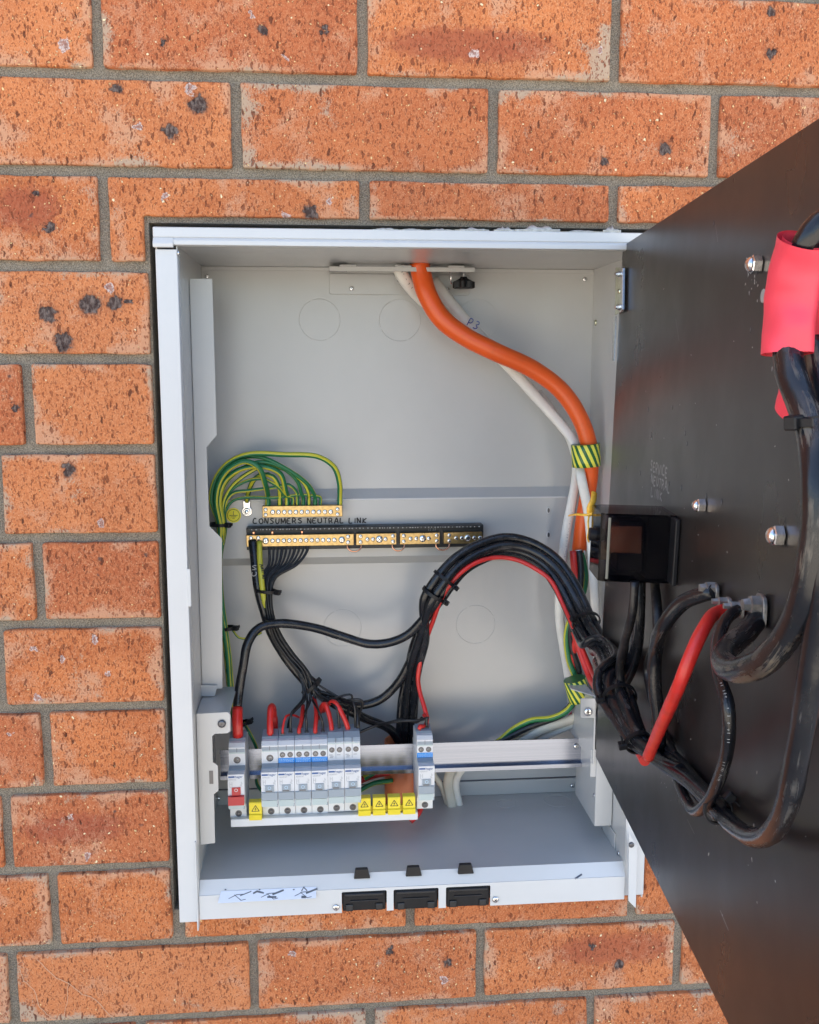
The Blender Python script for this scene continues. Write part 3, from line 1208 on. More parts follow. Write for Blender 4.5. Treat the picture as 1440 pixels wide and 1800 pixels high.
# left wiring channel: upper strip and lower bracket
yc = .055
def Q(x, y, Y):
    p_ = at(x, y, Y)
    return (p_.x, p_.z)
chan = [Q(337, 490, 62), Q(373, 490, 62), Q(381, 765, 62), Q(363, 786, 62), Q(368, 925, 62), Q(390, 947, 62), Q(391, 1210, 62), Q(352, 1212, 62)]
chan[0] = (IX0 + .0010, chan[0][1])
chan[-1] = (IX0 + .0010, chan[-1][1])
bm = prism(bmesh.new(), [(a, .062, b) for a, b in chan], (0, .0012, 0))
box(bm, (IX0 + .0003, .0633, chan[-1][1]), (IX0 + .0016, .130, chan[0][1]))
link('wiring_channel', bm, PC, ENC)
lb = [Q(345, 1255, 8), Q(400, 1252, 8), Q(405, 1256, 8), Q(405, 1285, 8), Q(400, 1289, 8), Q(378, 1290, 8), Q(373, 1294, 8), Q(374, 1340, 8), Q(383, 1346, 8), Q(384, 1390, 8),
      Q(376, 1396, 8), Q(378, 1482, 8), Q(350, 1485, 8)]
lb[0] = (IX0 + .0006, lb[0][1])
lb[-1] = (IX0 + .0006, lb[-1][1])
bm = prism(bmesh.new(), [(a, .008, b) for a, b in lb], (0, .0014, 0))
zt2 = lb[0][1]
box(bm, (IX0 + .0006, .0094, zt2 - .0012), (Q(404, 1256, 8)[0], .092, zt2))
box(bm, (IX0 + .0004, .0096, lb[-1][1]), (IX0 + .0018, .110, zt2 - .0015))
tb = [(Q(354, 1205, 45)[0], zt2 + .0002), (Q(384, 1205, 45)[0], zt2 + .0002)]
link('rail_bracket', bm, PC, ENC)
link('slot', nbox(at(368, 1378, 7.9), at(375, 1355, 8.2)) if False else nbox((at(368, 1366, 8).x, .0076, at(368, 1378, 8).z), (at(375, 1366, 8).x, .0081, at(368, 1355, 8).z)), 'steel_dark', ENC)
# folded tongue between channel and bracket
tg = rounded([Vector(Q(352, 1205, 58)), Vector(Q(352, 1224, 58)), Vector(Q(378, 1224, 58)), Vector(Q(382, 1205, 58))], [0, .002, .002, 0], 3)
link('tongue', prism(bmesh.new(), [(p_.x, .058, p_.y) for p_ in tg], (0, .0015, 0)), PC, ENC)
screw(ENC, at(390, 1272, 7.6), .0042, mat='steel_dark', name='bolt')
# right rail bracket
rbk = [Q(1021, 1228, 30), Q(1046, 1228, 30), Q(1046, 1262, 30), Q(1021, 1262, 30)]
o2 = rounded([Vector(p_) for p_ in rbk], [.0015, 0, 0, .0015], 3)
bm = prism(bmesh.new(), [(p_.x, .030, p_.y) for p_ in o2], (0, .0014, 0))
xr = Q(1046, 1262, 30)[0]
zt3 = Q(1046, 1228, 30)[1]
box(bm, (xr - .0003, .0317, Q(1050, 1345, 30)[1]), (xr + .0012, .150, zt3 - .001))
prism(bm, [(Q(1004, 1212, 60)[0], .062, zt3), (xr + .001, .034, zt3 + .0002), (xr + .001, .105, zt3 + .0002), (Q(1008, 1212, 60)[0], .100, zt3)], (0, 0, .0012))
link('rail_bracket', bm, PC, ENC)
screw(ENC, at(1034, 1251, 29.4), .0046, mat='zinc', name='bolt')
vz0, vz1 = at(1060, 1452, 35).z, at(1060, 1322, 35).z
vx0, vx1 = at(1047, 1400, 35).x, at(1075, 1400, 35).x
bm = nbox((vx0, .035, vz0), (IX1 - .0008, .0364, vz1), .0003)
box(bm, (vx0, .0366, vz0 + .0001), (vx0 + .0012, .118, vz1 - .002))
box(bm, (vx0 - .0065, .0352, at(1042, 1366, 35).z), (vx0 - .0002, .0364, vz1 + .003), .0004)
box(bm, (vx0 + .0014, .0366, vz0), (IX1 - .001, .118, vz0 + .0012))
link('side_bracket', bm, PC, ENC)
side_screw(1045, 1398, vx0 - .0002, -1, .0022)
# keeper blade with a hole on the right of the opening, and the thin blade on the left
kb = [Q(1106, 1464, -22), Q(1121, 1487, -22), Q(1118, 1597, -22), Q(1105, 1584, -22)]
link('keeper_blade', prism(bmesh.new(), [(a, -.022, b) for a, b in kb], (0, .0014, 0), .0003), PF, ENC)
screw(ENC, at(1110, 1485, -22.3), .0030, mat='steel_dark', name='hole')
link('edge_blade', nbox((IX0 - .0020, PR - .003, at(338, 1636, -17).z), (IX0 - .0006, PR + .010, at(338, 1480, -17).z), .0003), PF, ENC)
link('keeper_tab', nbox((IX0 - .001, PR - .0012, at(322, 1066, -15).z), (IX0 + .0026, PR + .0003, at(322, 1000, -15).z), .0004), PF, ENC)

# cable entry plate at the top with a black thumb screw
GP = thing('cable_clamp', 'grey slotted cable entry clamp plate screwed under the top of the box', 'bracket', at(700, 518, 168))
bm = bmesh.new()
o2 = rounded([Vector(Q(579, 481, 168)), Vector(Q(579, 517, 168)), Vector(Q(825, 519, 168)), Vector(Q(825, 484, 168))], [0, .003, .003, 0], 4)
prism(bm, [(p_.x, .1682, p_.y) for p_ in o2], (0, .0014, 0), .0003)
link('plate', bm, PC, GP)
y_lo, y_hi = .118, .168
zz = at(700, 470, 120).z
bm = nbox((at(579, 470, 118).x, .118, zz - .0012), (at(835, 470, 118).x, .138, zz), .0003)
box(bm, (at(579, 470, 118).x, .1166, zz - .0045), (at(835, 470, 118).x, .118, zz + .0002), .0003)
box(bm, (at(579, 470, 118).x, .138, zz - .0012), (at(612, 470, 118).x, .168, zz))
box(bm, (at(800, 470, 118).x, .138, zz - .0012), (at(825, 470, 118).x, .168, zz))
for x in (612, 709, 802):
    xx = at(x, 470, 118).x
    box(bm, (xx - .009, .1150, zz + .0001), (xx + .009, .128, zz + .0022), .0008)
link('slotted_rail', bm, PC, GP)
for x, y in ((618, 507), (787, 509)):
    screw(GP, at(x, y, 167.6), .0026)
bm = nbox((at(694, 490, 160).x, .1602, at(700, 499, 160).z), (at(713, 490, 160).x, .1615, at(700, 484, 160).z), .0003)
link('tab', bm, PC, GP)
screw(GP, at(703, 492, 159.6), .0032)
kx = at(815, 500, 140)
bm = cyl(bmesh.new(), (kx.x, .140, kx.z - .002), (kx.x, .140, zz + .004), .0016, seg=10)
link('threaded_rod', bm, 'zinc', GP, smooth=True)
bm = bmesh.new()
n = 40
prof = [(-.0045, .78), (-.0035, 1.0), (.0030, 1.0), (.0045, .7), (.0070, .34), (.0085, .30)]
rings = []
for h, k in prof:
    rings.append([bm.verts.new((math.cos(2 * math.pi * i / n) * (.0112 + .0016 * math.cos(7 * 2 * math.pi * i / n)) * k, math.sin(2 * math.pi * i / n) * (.0112 + .0016 * math.cos(7 * 2 * math.pi * i / n)) * k, h)) for i in range(n)])
for a, b in zip(rings, rings[1:]):
    for i in range(n):
        bm.faces.new((a[i], a[(i + 1) % n], b[(i + 1) % n], b[i]))
bm.faces.new(rings[0][::-1])
bm.faces.new(rings[-1])
bmesh.ops.translate(bm, vec=(kx.x, .140, kx.z), verts=bm.verts)
link('thumb_screw', bm, 'black_plastic', GP, smooth=False)
bm = cyl(bmesh.new(), (at(793, 480, 138).x, .138, at(793, 500, 138).z), (at(793, 480, 138).x, .138, zz), .0012, seg=8)
link('rod', bm, 'zinc', GP, smooth=True)

# instruction sticker on the ledge
ST = thing('instruction_sticker', 'white instruction sticker with three small tool drawings on the sill', 'sticker', at(470, 1580, -8))
def ledge_pt(x, y):
    """photo position -> point on the sloping ledge"""
    a = Vector((IX0, -.0147, zt_ - .0002))
    b = Vector((IX0, -.0057, Zw(IZ1) + .0002))
    nrm = Vector((1, 0, 0)).cross(b - a).normalized()
    if nrm.z < 0:
        nrm = -nrm
    r = ray(x, y)
    cp = CPOS + Vector((0, 0, ZOFF))
    k = (a - cp).dot(nrm) / r.dot(nrm)
    return cp + r * k + nrm * .0003, nrm
c4 = [ledge_pt(x, y) for x, y in ((383, 1588), (556, 1579), (556, 1559), (389, 1567))]
nl = c4[0][1]
bm = prism(bmesh.new(), [c[0] for c in c4], nl * .0002)
link('paper', bm, 'sticker_white', ST)
bm = bmesh.new()
def lstroke(pts, w):
    ribbon(bm, [ledge_pt(x, y)[0] + nl * .0003 for x, y in pts], w, nl)
for x0 in (395, 455, 515):
    lstroke([(x0, 1564), (x0 + 3, 1564)], .0014)
for dx in (0, 57, 116):
    lstroke([(402 + dx, 1580 - dx * .04), (416 + dx, 1573 - dx * .04), (428 + dx, 1572 - dx * .04)], .0008)
    lstroke([(422 + dx, 1575 - dx * .04), (442 + dx, 1567 - dx * .04)], .0022 if dx else .0012)
    lstroke([(412 + dx, 1573 - dx * .04), (424 + dx, 1583 - dx * .04), (432 + dx, 1581 - dx * .04)], .0008)
lstroke([(445, 1571), (452, 1567), (464, 1570)], .002)
lstroke([(470, 1577), (486, 1577)], .0022)
lstroke([(530, 1567), (534, 1560), (540, 1566)], .0014)
lstroke([(530, 1577), (538, 1577)], .003)
link('drawing', bm, 'drawing_grey', ST)

# slot punched in the ledge
bm = bmesh.new()
ribbon(bm, [ledge_pt(1011, 1545)[0], ledge_pt(1023, 1537)[0]], .0022, nl)
link('slot', bm, 'steel_dark', ENC)

# three black latches in the sill
for i, (a, b) in enumerate(lat):
    nm = ('left of the three black catches in the sill cut-outs', 'middle of the three black catches in the sill cut-outs', 'right of the three black catches in the sill cut-outs')[i]
    L_ = thing('door_catch', nm, 'catch', ((a + b) / 2, 0, zb_), 'black catches in the sill')
    x0, x1 = a + .0008, b - .0008
    zl = zb_ + .0005 - (.002 if i else .001)
    bm = nbox((x0, -.0135, zl + .001), (x1, .000, zt_ - .0042), .0012, 2)
    link('body', bm, 'black_plastic', L_)
    bm = nbox((x0 + .002, -.0155, zt_ - .0085), (x1 - .002, -.0133, zt_ - .0055), .0007)
    box(bm, (x0 + .008, -.0150, zt_ - .0145), (x1 - .008, -.0134, zt_ - .0135), .0002)
    box(bm, (x0 + .003, -.0152, zl + .0015), (x0 + .011, -.0134, zl + .009), .0012, 2)
    box(bm, (x1 - .011, -.0152, zl + .0015), (x1 - .003, -.0134, zl + .009), .0012, 2)
    link('lever', bm, 'steel_dark' if False else 'black_base', L_)
    xm = (a + b) / 2 - .003
    tz = Zw(IZ1) - .0035
    pts = [(xm - .0075, -.0115, tz), (xm + .0095, -.0115, tz), (xm + .0068, -.0105, tz + .0105), (xm - .0058, -.0105, tz + .0105)]
    link('tab', prism(bmesh.new(), pts, (0, .0042, 0), .0006), 'black_plastic', L_)


# ================================================================== DIN RAIL AND BREAKERS
RY = .092
RZ = Zw(-.7055)
rx0, rx1 = at(386, 1325, 92).x, at(1029, 1322, 92).x
RAIL = thing('din_rail', 'bright aluminium mounting rail running across the lower part of the box', 'rail', ((rx0 + rx1) / 2, RY, RZ - .0175))
prof = [(.0, .0175), (.0, .0130), (.0065, .0130), (.0065, -.0130), (.0, -.0130), (.0, -.0175), (.0012, -.0175), (.0012, -.0142), (.0077, -.0142), (.0077, .0142), (.0012, .0142), (.0012, .0175)]
bm = prism(bmesh.new(), [(rx0, RY + y, RZ + z) for y, z in prof], (rx1 - rx0, 0, 0))
link('rail', bm, 'aluminium', RAIL)
screw(RAIL, (at(1013, 1312, 98).x, RY + .0062, at(1013, 1312, 98).z), .0030)

BW = .0177


def bthing(kind):
    t = thing('circuit_breaker', 'x', 'circuit breaker', (0, 0, 0), 'modular circuit breakers clipped on the rail')
    w = BW / 2 - .0002
    def px(prof_, w0=-w, w1=w, bev=0.0):
        return prism(bmesh.new(), [(w0, y, z) for y, z in prof_], (w1 - w0, 0, 0), bev)
    # front planes relative to the rail face (negative = towards the viewer)
    S, N = -.043, -.061
    body = [(.002, .0345), (-.026, .0345), (-.026, .0400), (S + .004, .0380), (S, .0345), (S, .0119), (N, .0118), (N, -.0190), (N + .001, -.0265), (S, -.0285), (S, -.0445), (-.006, -.0445), (-.002, -.020), (.0075, -.0150), (.0075, .018), (.002, .020)]
    link('body', px(body), 'breaker_white', t, local=True)
    if kind == 'rcbo_tall':
        cap = [(-.012, .0345), (-.012, .0430), (-.034, .0430), (S + .0015, .0390), (S - .0003, .0355), (S + .002, .0335), (-.030, .0338)]
    else:
        cap = [(-.012, .0345), (-.012, .0415), (-.032, .0405), (S - .0003, .0325), (S - .0003, .0285), (S + .002, .0280), (-.030, .0338)]
    link('terminal_shroud', px(cap, -w + .0002, w - .0002), 'breaker_grey', t, local=True)
    # front edge line of the shroud
    zc = .0285 if kind != 'rcbo_tall' else .0335
    bm = nbox((-w + .0003, S - .0006, zc - .0008), (w - .0003, S + .001, zc + .0006))
    link('shroud_lip', bm, 'breaker_pale', t, local=True)
    # grey step between the shoulder and the nose
    st = [(S - .0003, .0145), (S - .0075, .0128), (S - .0078, .0121), (S + .001, .0120), (S + .001, .0145)]
    link('step', px(st, -w + .0001, w - .0001), 'breaker_grey', t, local=True)
    # terminals
    def term(x, z, r):
        bm = bmesh.new()
        lathe(bm, (x, S - .00025, z), (0, 1, 0), [(0, r), (.0012, r)], 18)
        hole_ = link('screw_hole', bm, 'steel_dark', t, local=True)
        s = screw(hole_, (x + r * .1, S + .0004, z - r * .1), r * .66, world=False, mat='lug_grey')
        s.location.y = S - .00012 + r * .2
    if kind in ('main', 'single'):
        term(0, .0204, .0038)
        bm = nbox((-.00025, S - .0005, .0285), (.00025, -.030, .0335))
        link('seam', bm, 'steel_dark', t, local=True)
        entries = [(0, -.027)]
    else:
        zt = .0236 if kind == 'rcbo' else .0262
        if kind == 'rcbo_one':
            zt = .0235
        for x in (-.0042, .0040):
            term(x, zt, .0030)
        entries = [(-.0042, -.028), (.0040, -.024)]
        bm = nbox((-.0002, S - .0005, zc), (.0002, -.033, zc + .0055))
        link('seam', bm, 'steel_dark', t, local=True)
    for x, y in entries:
        rr = .0034 if kind in ('main', 'single') else .0024
        bm = nbox((x - rr, y - rr * .8, .0395), (x + rr, y + rr * .8, .0421))
        link('wire_entry', bm, 'steel_dark', t, local=True)
    if kind == 'rcbo':
        bm = nbox((-w + .0001, S - .0006, .0147), (w - .0001, S - .00005, .0199))
        o = link('label', bm, 'label_blue', t, local=True)
        bm = bmesh.new()
        for r_ in range(3):
            x = -w + .0012
            while x < w - .002:
                ln = rnd.uniform(.0006, .0022)
                box(bm, (x, S - .00072, .0156 + r_ * .0014), (min(x + ln, w - .0008), S - .00058, .0161 + r_ * .0014))
                x += ln + .0005
        link('print', bm, 'print_light', o, local=True)
    if kind == 'rcbo_tall':
        bm = bmesh.new()
        for (a, b, z) in ((-.0072, -.0035, .0200), (-.0066, -.0030, .0170), (.0012, .0050, .0200), (-.0060, -.0025, .0185)):
            box(bm, (a, S - .00015, z), (b, S - .00003, z + .0010))
        link('print', bm, 'print_grey', t, local=True)
        link('seam', nbox((-.0002, S - .0003, .0166), (.0002, S - .0001, .0330)), 'breaker_grey', t, local=True)
    # nose: logo, marks, toggle
    red = kind == 'main'
    bm = nbox((-w + .0006, N - .00012, .0082), (-w + .0072, N - .00002, .0100), .0)
    link('logo_bar', bm, 'logo_blue', t, local=True)
    bm = text_bm('hager', .0036)
    bmesh.ops.rotate(bm, matrix=Matrix.Rotation(math.pi / 2, 3, 'X'), verts=bm.verts)
    bmesh.ops.translate(bm, vec=(-w + .0076, N - .00015, .0080), verts=bm.verts)
    link('logo', bm, 'logo_blue', t, local=True)
    bm = text_bm('MZN175' if False else 'ADA916T' if kind.startswith('rcbo') else 'MTN132', .0021)
    bmesh.ops.rotate(bm, matrix=Matrix.Rotation(math.pi / 2, 3, 'X'), verts=bm.verts)
    bmesh.ops.translate(bm, vec=(-w + .0012, N - .00015, .0054), verts=bm.verts)
    for a, b, z0, z1 in ((-.0068, -.0063, -.0025, .0035), (-.0045, -.0040, -.0015, .0035), (-.0068, -.0040, .0010, .0014), (-.0058, -.0050, -.0030, -.0022),
                         (.0052, .0057, -.0012, .0036), (.0040, .0046, -.0009, .0006), (.0062, .0066, .0006, .0026), (.0040, .0066, -.0015, -.0012)):
        box(bm, (a, N - .00012, z0), (b, N - .00002, z1))
    link('print', bm, 'print_grey', t, local=True)
    # dark well and toggle
    if red:
        link('toggle', px([(N + .001, -.0060), (N - .0012, -.0060), (N - .0022, -.0150), (N - .0058, -.0165), (N - .0058, -.0225), (N + .001, -.0225)], -w + .0002, w - .0002) if False else
             prism(prism(bmesh.new(), [(-.0046, y, z) for y, z in ((N + .001, -.0024), (N - .0010, -.0024), (N - .0016, -.0110), (N + .001, -.0110))], (.0092, 0, 0)),
                   [(-w + .0003, y, z) for y, z in ((N + .001, -.0112), (N - .0042, -.0115), (N - .0052, -.0205), (N + .001, -.0210))], (2 * w - .0006, 0, 0)), 'toggle_red', t, local=True)
    else:
        link('toggle', prism(prism(bmesh.new(), [(-.0046, y, z) for y, z in ((N + .001, -.0024), (N - .0010, -.0024), (N - .0016, -.0098), (N + .001, -.0098))], (.0092, 0, 0)),
             [(-w + .0003, y, z) for y, z in ((N + .001, -.0100), (N - .0018, -.0102), (N - .0022, -.0182), (N + .001, -.0188))], (2 * w - .0006, 0, 0)), 'breaker_grey', t, local=True)
    bm = bmesh.new()
    n = 18
    ri, ro = [], []
    for i in range(n):
        a = 2 * math.pi * i / n
        ri.append(bm.verts.new((math.cos(a) * .0013, N - .00165, -.0050 + math.sin(a) * .0013)))
        ro.append(bm.verts.new((math.cos(a) * .0018, N - .00165, -.0050 + math.sin(a) * .0018)))
    for i in range(n):
        bm.faces.new((ri[i], ri[(i + 1) % n], ro[(i + 1) % n], ro[i]))
    tog = [c_ for c_ in t.children if c_.name.startswith('toggle')][0]
    link('off_mark', bm, 'print_light' if not red else 'breaker_white', tog, local=True)
    if not red:
        link('toggle_window', nbox((-.0038, N - .0018, -.0092), (.0030, N - .0014, -.0080)), 'steel_dark', tog, local=True)
    tcv = link('terminal_cover', px([(N + .004, -.0190), (N - .0008, -.0194), (N + .0002, -.0268), (S - .001, -.0284), (S + .001, -.0270)], -w + .0006, w - .0010), 'breaker_pale', t, local=True)
    link('cover_clip', nbox((w - .0016, N + .0001, -.0272), (w - .0002, N + .004, -.0240)), 'breaker_grey', tcv, local=True)
    bm = bmesh.new()
    lathe(bm, (.0002, S - .0003, -.0402), (0, 1, 0), [(0, .0036), (.001, .0036)], 18)
    ltm = link('lower_terminal', bm, 'steel_dark', t, local=True)
    screw(ltm, (.0002, S - .0002, -.0402), .0022, world=False, mat='steel_dark')
    return t


protos = {k: bthing(k) for k in ('main', 'single', 'rcbo', 'rcbo_tall')}
px0 = at(473.5, 1371, 31).x
BZ = at(500, 1371, 40).z + .0010
spots_ = [('main', at(415, 1375, 31).x, 'main switch with a red lever at the left end of the breaker row'),
          ('single', px0, 'breaker with one large top screw beside the yellow cover, fed by a red cable'),
          ('rcbo', px0 + BW, 'blue labelled breaker joined to the plain single screw breaker on its left'),
          ('rcbo', px0 + BW * 2, 'middle of the three neighbouring blue labelled breakers'),
          ('rcbo', px0 + BW * 3, 'blue labelled breaker touching the taller white breakers on its right'),
          ('rcbo_tall', px0 + BW * 4, 'taller white breaker touching the last of the three blue labelled ones'),
          ('rcbo_tall', px0 + BW * 5, 'taller white breaker at the right end of the main row, beside yellow covers'),
          ('rcbo', at(750, 1371, 31).x, 'lone blue labelled breaker standing apart on the right of the rail')]
BRK = []
used = set()
for kind, x, lab in spots_:
    t = protos[kind] if kind not in used else copy_tree(protos[kind])
    used.add(kind)
    t.location = (x, RY, BZ)
    t['label'] = lab
    BRK.append(t)
BRK[0].location.z -= .0010
BRK[7].location.z += .0006
BRK[5].location.z += .0010
BRK[6].location.z += .0012


def entry(i, side=0, dz=0.0):
    """world point of a top wire entry of breaker i"""
    b = BRK[i]
    off = {0: (0, -.027), -1: (-.0042, -.028), 1: (.0040, -.024)}[side]
    return Vector((b.location.x + off[0], RY + off[1], BZ + .042 + dz))


# comb busbar under the breakers
bx0, bx1 = at(405, 1438, 40).x, at(735, 1425, 40).x
zb = BZ - .0445
BUS = thing('comb_busbar', 'white comb busbar strip clipped under the row of breakers', 'busbar', ((bx0 + bx1) / 2, RY - .045, zb - .0095))
link('insulator', nbox((bx0, RY - .050, zb - .0090), (bx1, RY - .034, zb - .0002), .0006), 'breaker_white', BUS)
fx = [at(448, 1400, 35).x, at(641, 1400, 35).x, at(667, 1400, 35).x, at(693.5, 1400, 35).x, at(720, 1400, 35).x]
link('comb', nbox((fx[1] - .005, RY - .047, zb + .0005), (fx[4] + .005, RY - .0435, zb + .0075)), 'yellow_plastic', BUS)
fl = ['yellow busbar tooth cover between the main switch and the next breaker',
      'yellow warning cover touching the end of the main breaker row',
      'second yellow warning cover right of the main breaker row',
      'third yellow warning cover right of the main breaker row',
      'yellow warning cover nearest the lone breaker on the right']
def tri_ring(bm, c, s, y, w):
    out = rounded([Vector((c[0] - s, c[1] - s * .58)), Vector((c[0] + s, c[1] - s * .58)), Vector((c[0], c[1] + s * 1.05))], s * .22, 3)
    cc = Vector((c[0], c[1] - s * .05))
    inn = [cc + (p_ - cc) * w for p_ in out]
    a = [bm.verts.new((p_.x, y, p_.y)) for p_ in out]
    b = [bm.verts.new((p_.x, y, p_.y)) for p_ in inn]
    for i in range(len(a)):
        bm.faces.new((a[i], a[(i + 1) % len(a)], b[(i + 1) % len(a)], b[i]))
yc0 = None
for x, lab in zip(fx, fl):
    if yc0 is None:
        yc0 = thing('busbar_cover', lab, 'cover', (x, RY - .047, zb), 'yellow busbar tooth covers')
        bm = prism(bmesh.new(), [(-.0068, y, z) for y, z in ((.004, 0), (-.0075, 0), (-.0080, .0060), (-.0058, .0068), (-.0058, .0185), (-.0050, .0195), (.004, .0195))], (.0136, 0, 0), .0003)
        link('cover', bm, 'yellow_plastic', yc0, local=True)
        bm = bmesh.new()
        tri_ring(bm, (.0001, .0120), .0046, -.00595, .74)
        bz = [(.0010, .0150), (-.0011, .0117), (.0003, .0117), (-.0004, .0098), (.0012, .0125), (.0001, .0127)]
        bm.faces.new([bm.verts.new((a, -.00595, b)) for a, b in bz])
        bm.faces.new([bm.verts.new((a, -.00595, b)) for a, b in ((-.0010, .0103), (-.0003, .0090), (.0002, .0103))])
        link('warning_sign', bm, 'marker_black', yc0, local=True)
        t = yc0
    else:
        t = copy_tree(yc0)
    t.location = (x, RY - .047, zb)
    t['label'] = lab

# ================================================================== EARTH BAR AND NEUTRAL LINK
EB = thing('earth_bar', 'brass earth bar with a row of screws holding the green wires', 'terminal bar', at(532, 909, 138))
p0, p1 = at(461, 890, 138), at(602, 888, 138)
e_z1, e_z0 = (p0.z + p1.z) / 2, at(532, 909, 138).z
bm = nbox((p0.x, .138, e_z0), (p1.x, .1478, e_z1), .0004)
link('bar', bm, 'brass', EB)
link('standoff', nbox((p0.x + .006, .1480, e_z0 + .003), (p0.x + .014, .1578, e_z1 - .003)), 'zinc', EB)
link('standoff', nbox((p1.x - .014, .1480, e_z0 + .003), (p1.x - .006, .1578, e_z1 - .003)), 'zinc', EB)
for x, y in ((467, 896), (467, 905), (593.5, 895), (593.5, 904)):
    screw(EB, at(x, y, 137.8), .0022)
for i in range(11):
    x = 479.5 + i * 10.2
    screw(EB, at(x, 900.3 - i * .06, 137.8), .00255 if i not in (0, 10) else .0027, h=.0012)

NL = thing('neutral_link', 'black insulated base carrying four brass neutral bars', 'terminal bar', at(640, 965, 150))
a, b, c_, d_ = at(433, 928, 142), at(850, 922, 142), at(850, 957, 142), at(433, 963, 142)
nz1 = (a.z + b.z) / 2
nz0 = at(640, 964, 142).z
bm = nbox((a.x, .142, nz0), (b.x, .1575, nz1), .0006)
box(bm, (a.x + .002, .1385, nz1 - .0030), (b.x - .002, .1419, nz1 - .0002), .0003)
link('base', bm, 'black_base', NL)
NBARS = []
bars = [(433, 622), (626, 697), (703, 773), (780, 848)]
byc = .1335
bz1, bz0 = at(640, 938, 134).z, at(640, 958, 134).z
for x0, x1 in bars:
    xa, xb = at(x0, 945, 134).x, at(x1, 945, 134).x
    NBARS += [(xa + (xb - xa) * f_, nb_) for nb_ in [link('bar', nbox((xa, byc, bz0), (xb, .1418, bz1), .0004), 'brass', NL)] for f_ in (0, .25, .5, .75, 1)]
zmid = (bz0 + bz1) / 2
def nscrew(x, dz=0.0, r=.0024):
    p_ = at(x, 948, 133)
    bo_ = min(NBARS, key=lambda t_: abs(t_[0] - p_.x))[1]
    screw(bo_, (p_.x, byc, zmid + dz), r)
for x in (441, 454, 612, 634, 691, 710, 768, 790):
    nscrew(x, .0034, .0023)
    nscrew(x, -.0030, .0023)
for i in range(12):
    nscrew(479 + i * 9.9, 0, .0025)
nscrew(467, 0, .0036)
nscrew(601, 0, .0036)
for x in (646, 656, 678, 722, 732, 754, 802, 812, 834, 844):
    nscrew(x, 0, .0024)
for x in (667, 743, 822):
    nscrew(x, 0, .0040)
# copper jumpers between the bars
for x0, x1 in ((611, 635), (690, 711), (767, 790)):
    yb = byc + .003
    z = bz0 + .001
    xa, xb = at(x0, 958, 134).x, at(x1, 958, 134).x
    xm = (xa + xb) / 2
    hw = (xb - xa) / 2
    pts = [Vector((xa, yb, z)), Vector((xa, yb - .001, z - .004)), Vector((xm - hw * .55, yb - .002, z - .0075)), Vector((xm, yb - .002, z - .0085)),
           Vector((xm + hw * .55, yb - .002, z - .0075)), Vector((xb, yb - .001, z - .004)), Vector((xb, yb, z))]
    cable('jumper', pts, .00095, 'copper', None, parent=NL, seg=8, step=.0015)
# raised marks and numbers moulded above the bars
bm = bmesh.new()
x = a.x + .006
while x < b.x - .004:
    w_ = rnd.uniform(.0006, .0018)
    box(bm, (x, .13828, nz1 - .0024), (x + w_, .13842, nz1 - .0010))
    x += w_ + rnd.uniform(.0012, .004)
link('moulded_mark', bm, 'marker_grey', NL)
bm = text_bm('22 23', .0042)
bmesh.ops.rotate(bm, matrix=Matrix.Rotation(math.pi / 2, 3, 'X'), verts=bm.verts)
p_ = at(752, 936, 141)
bmesh.ops.translate(bm, vec=(p_.x, .1417, bz1 + .0012), verts=bm.verts)
link('number', bm, 'marker_grey', NL)
bm = bmesh.new()
for x in (446, 479, 531):
    q_ = at(x, 936, 141)
    box(bm, (q_.x - .0011, .1395, bz1 + .0002), (q_.x + .0011, .1418, bz1 + .0030), .0003)
link('copper_stub', bm, 'copper', NL)

# handwriting on the panel
HW = bmesh.new()
o_ = at(444, 920.5, 157.3)
rgt = at(645, 919.5, 157.3) - o_
handwrite(HW, 'CONSUMERS NEUTRAL LINK', o_, rgt, (0, 0, 1), .0060, .0046, .00135, .06, lift=.0002)
xs_ = [v.co.x for v in HW.verts]
k = rgt.length / (max(xs_) - min(xs_))
for v in HW.verts:
    v.co.x = o_.x + (v.co.x - min(xs_)) * k
link('handwriting', HW, 'marker_black', ENC, label='black marker handwriting reading consumers neutral link')
# earth sticker
c = at(410.5, 906, 157)
ES = thing('earth_sticker', 'round yellow sticker printed with the earth symbol beside the green wires', 'sticker', (c.x, .1576, c.z))
bm = cyl(bmesh.new(), (0, .0, 0), (0, .0002, 0), .0085, seg=40)
link('disc', bm, 'yellow_sticker', ES, local=True)
bm = bmesh.new()
n = 36
ri = [bm.verts.new((math.cos(2 * math.pi * i / n) * .0066, -.00015, math.sin(2 * math.pi * i / n) * .0066)) for i in range(n)]
ro = [bm.verts.new((math.cos(2 * math.pi * i / n) * .0071, -.00015, math.sin(2 * math.pi * i / n) * .0071)) for i in range(n)]
for i in range(n):
    bm.faces.new((ri[i], ri[(i + 1) % n], ro[(i + 1) % n], ro[i]))
box(bm, (-.0003, -.0002, 0), (.0003, -.0001, .0048))
for w_, z in ((.0046, -.0004), (.0030, -.0020), (.0014, -.0036)):
    box(bm, (-w_, -.0002, z), (w_, -.0001, z + .0006))
link('earth_symbol', bm, 'marker_black', ES, local=True)
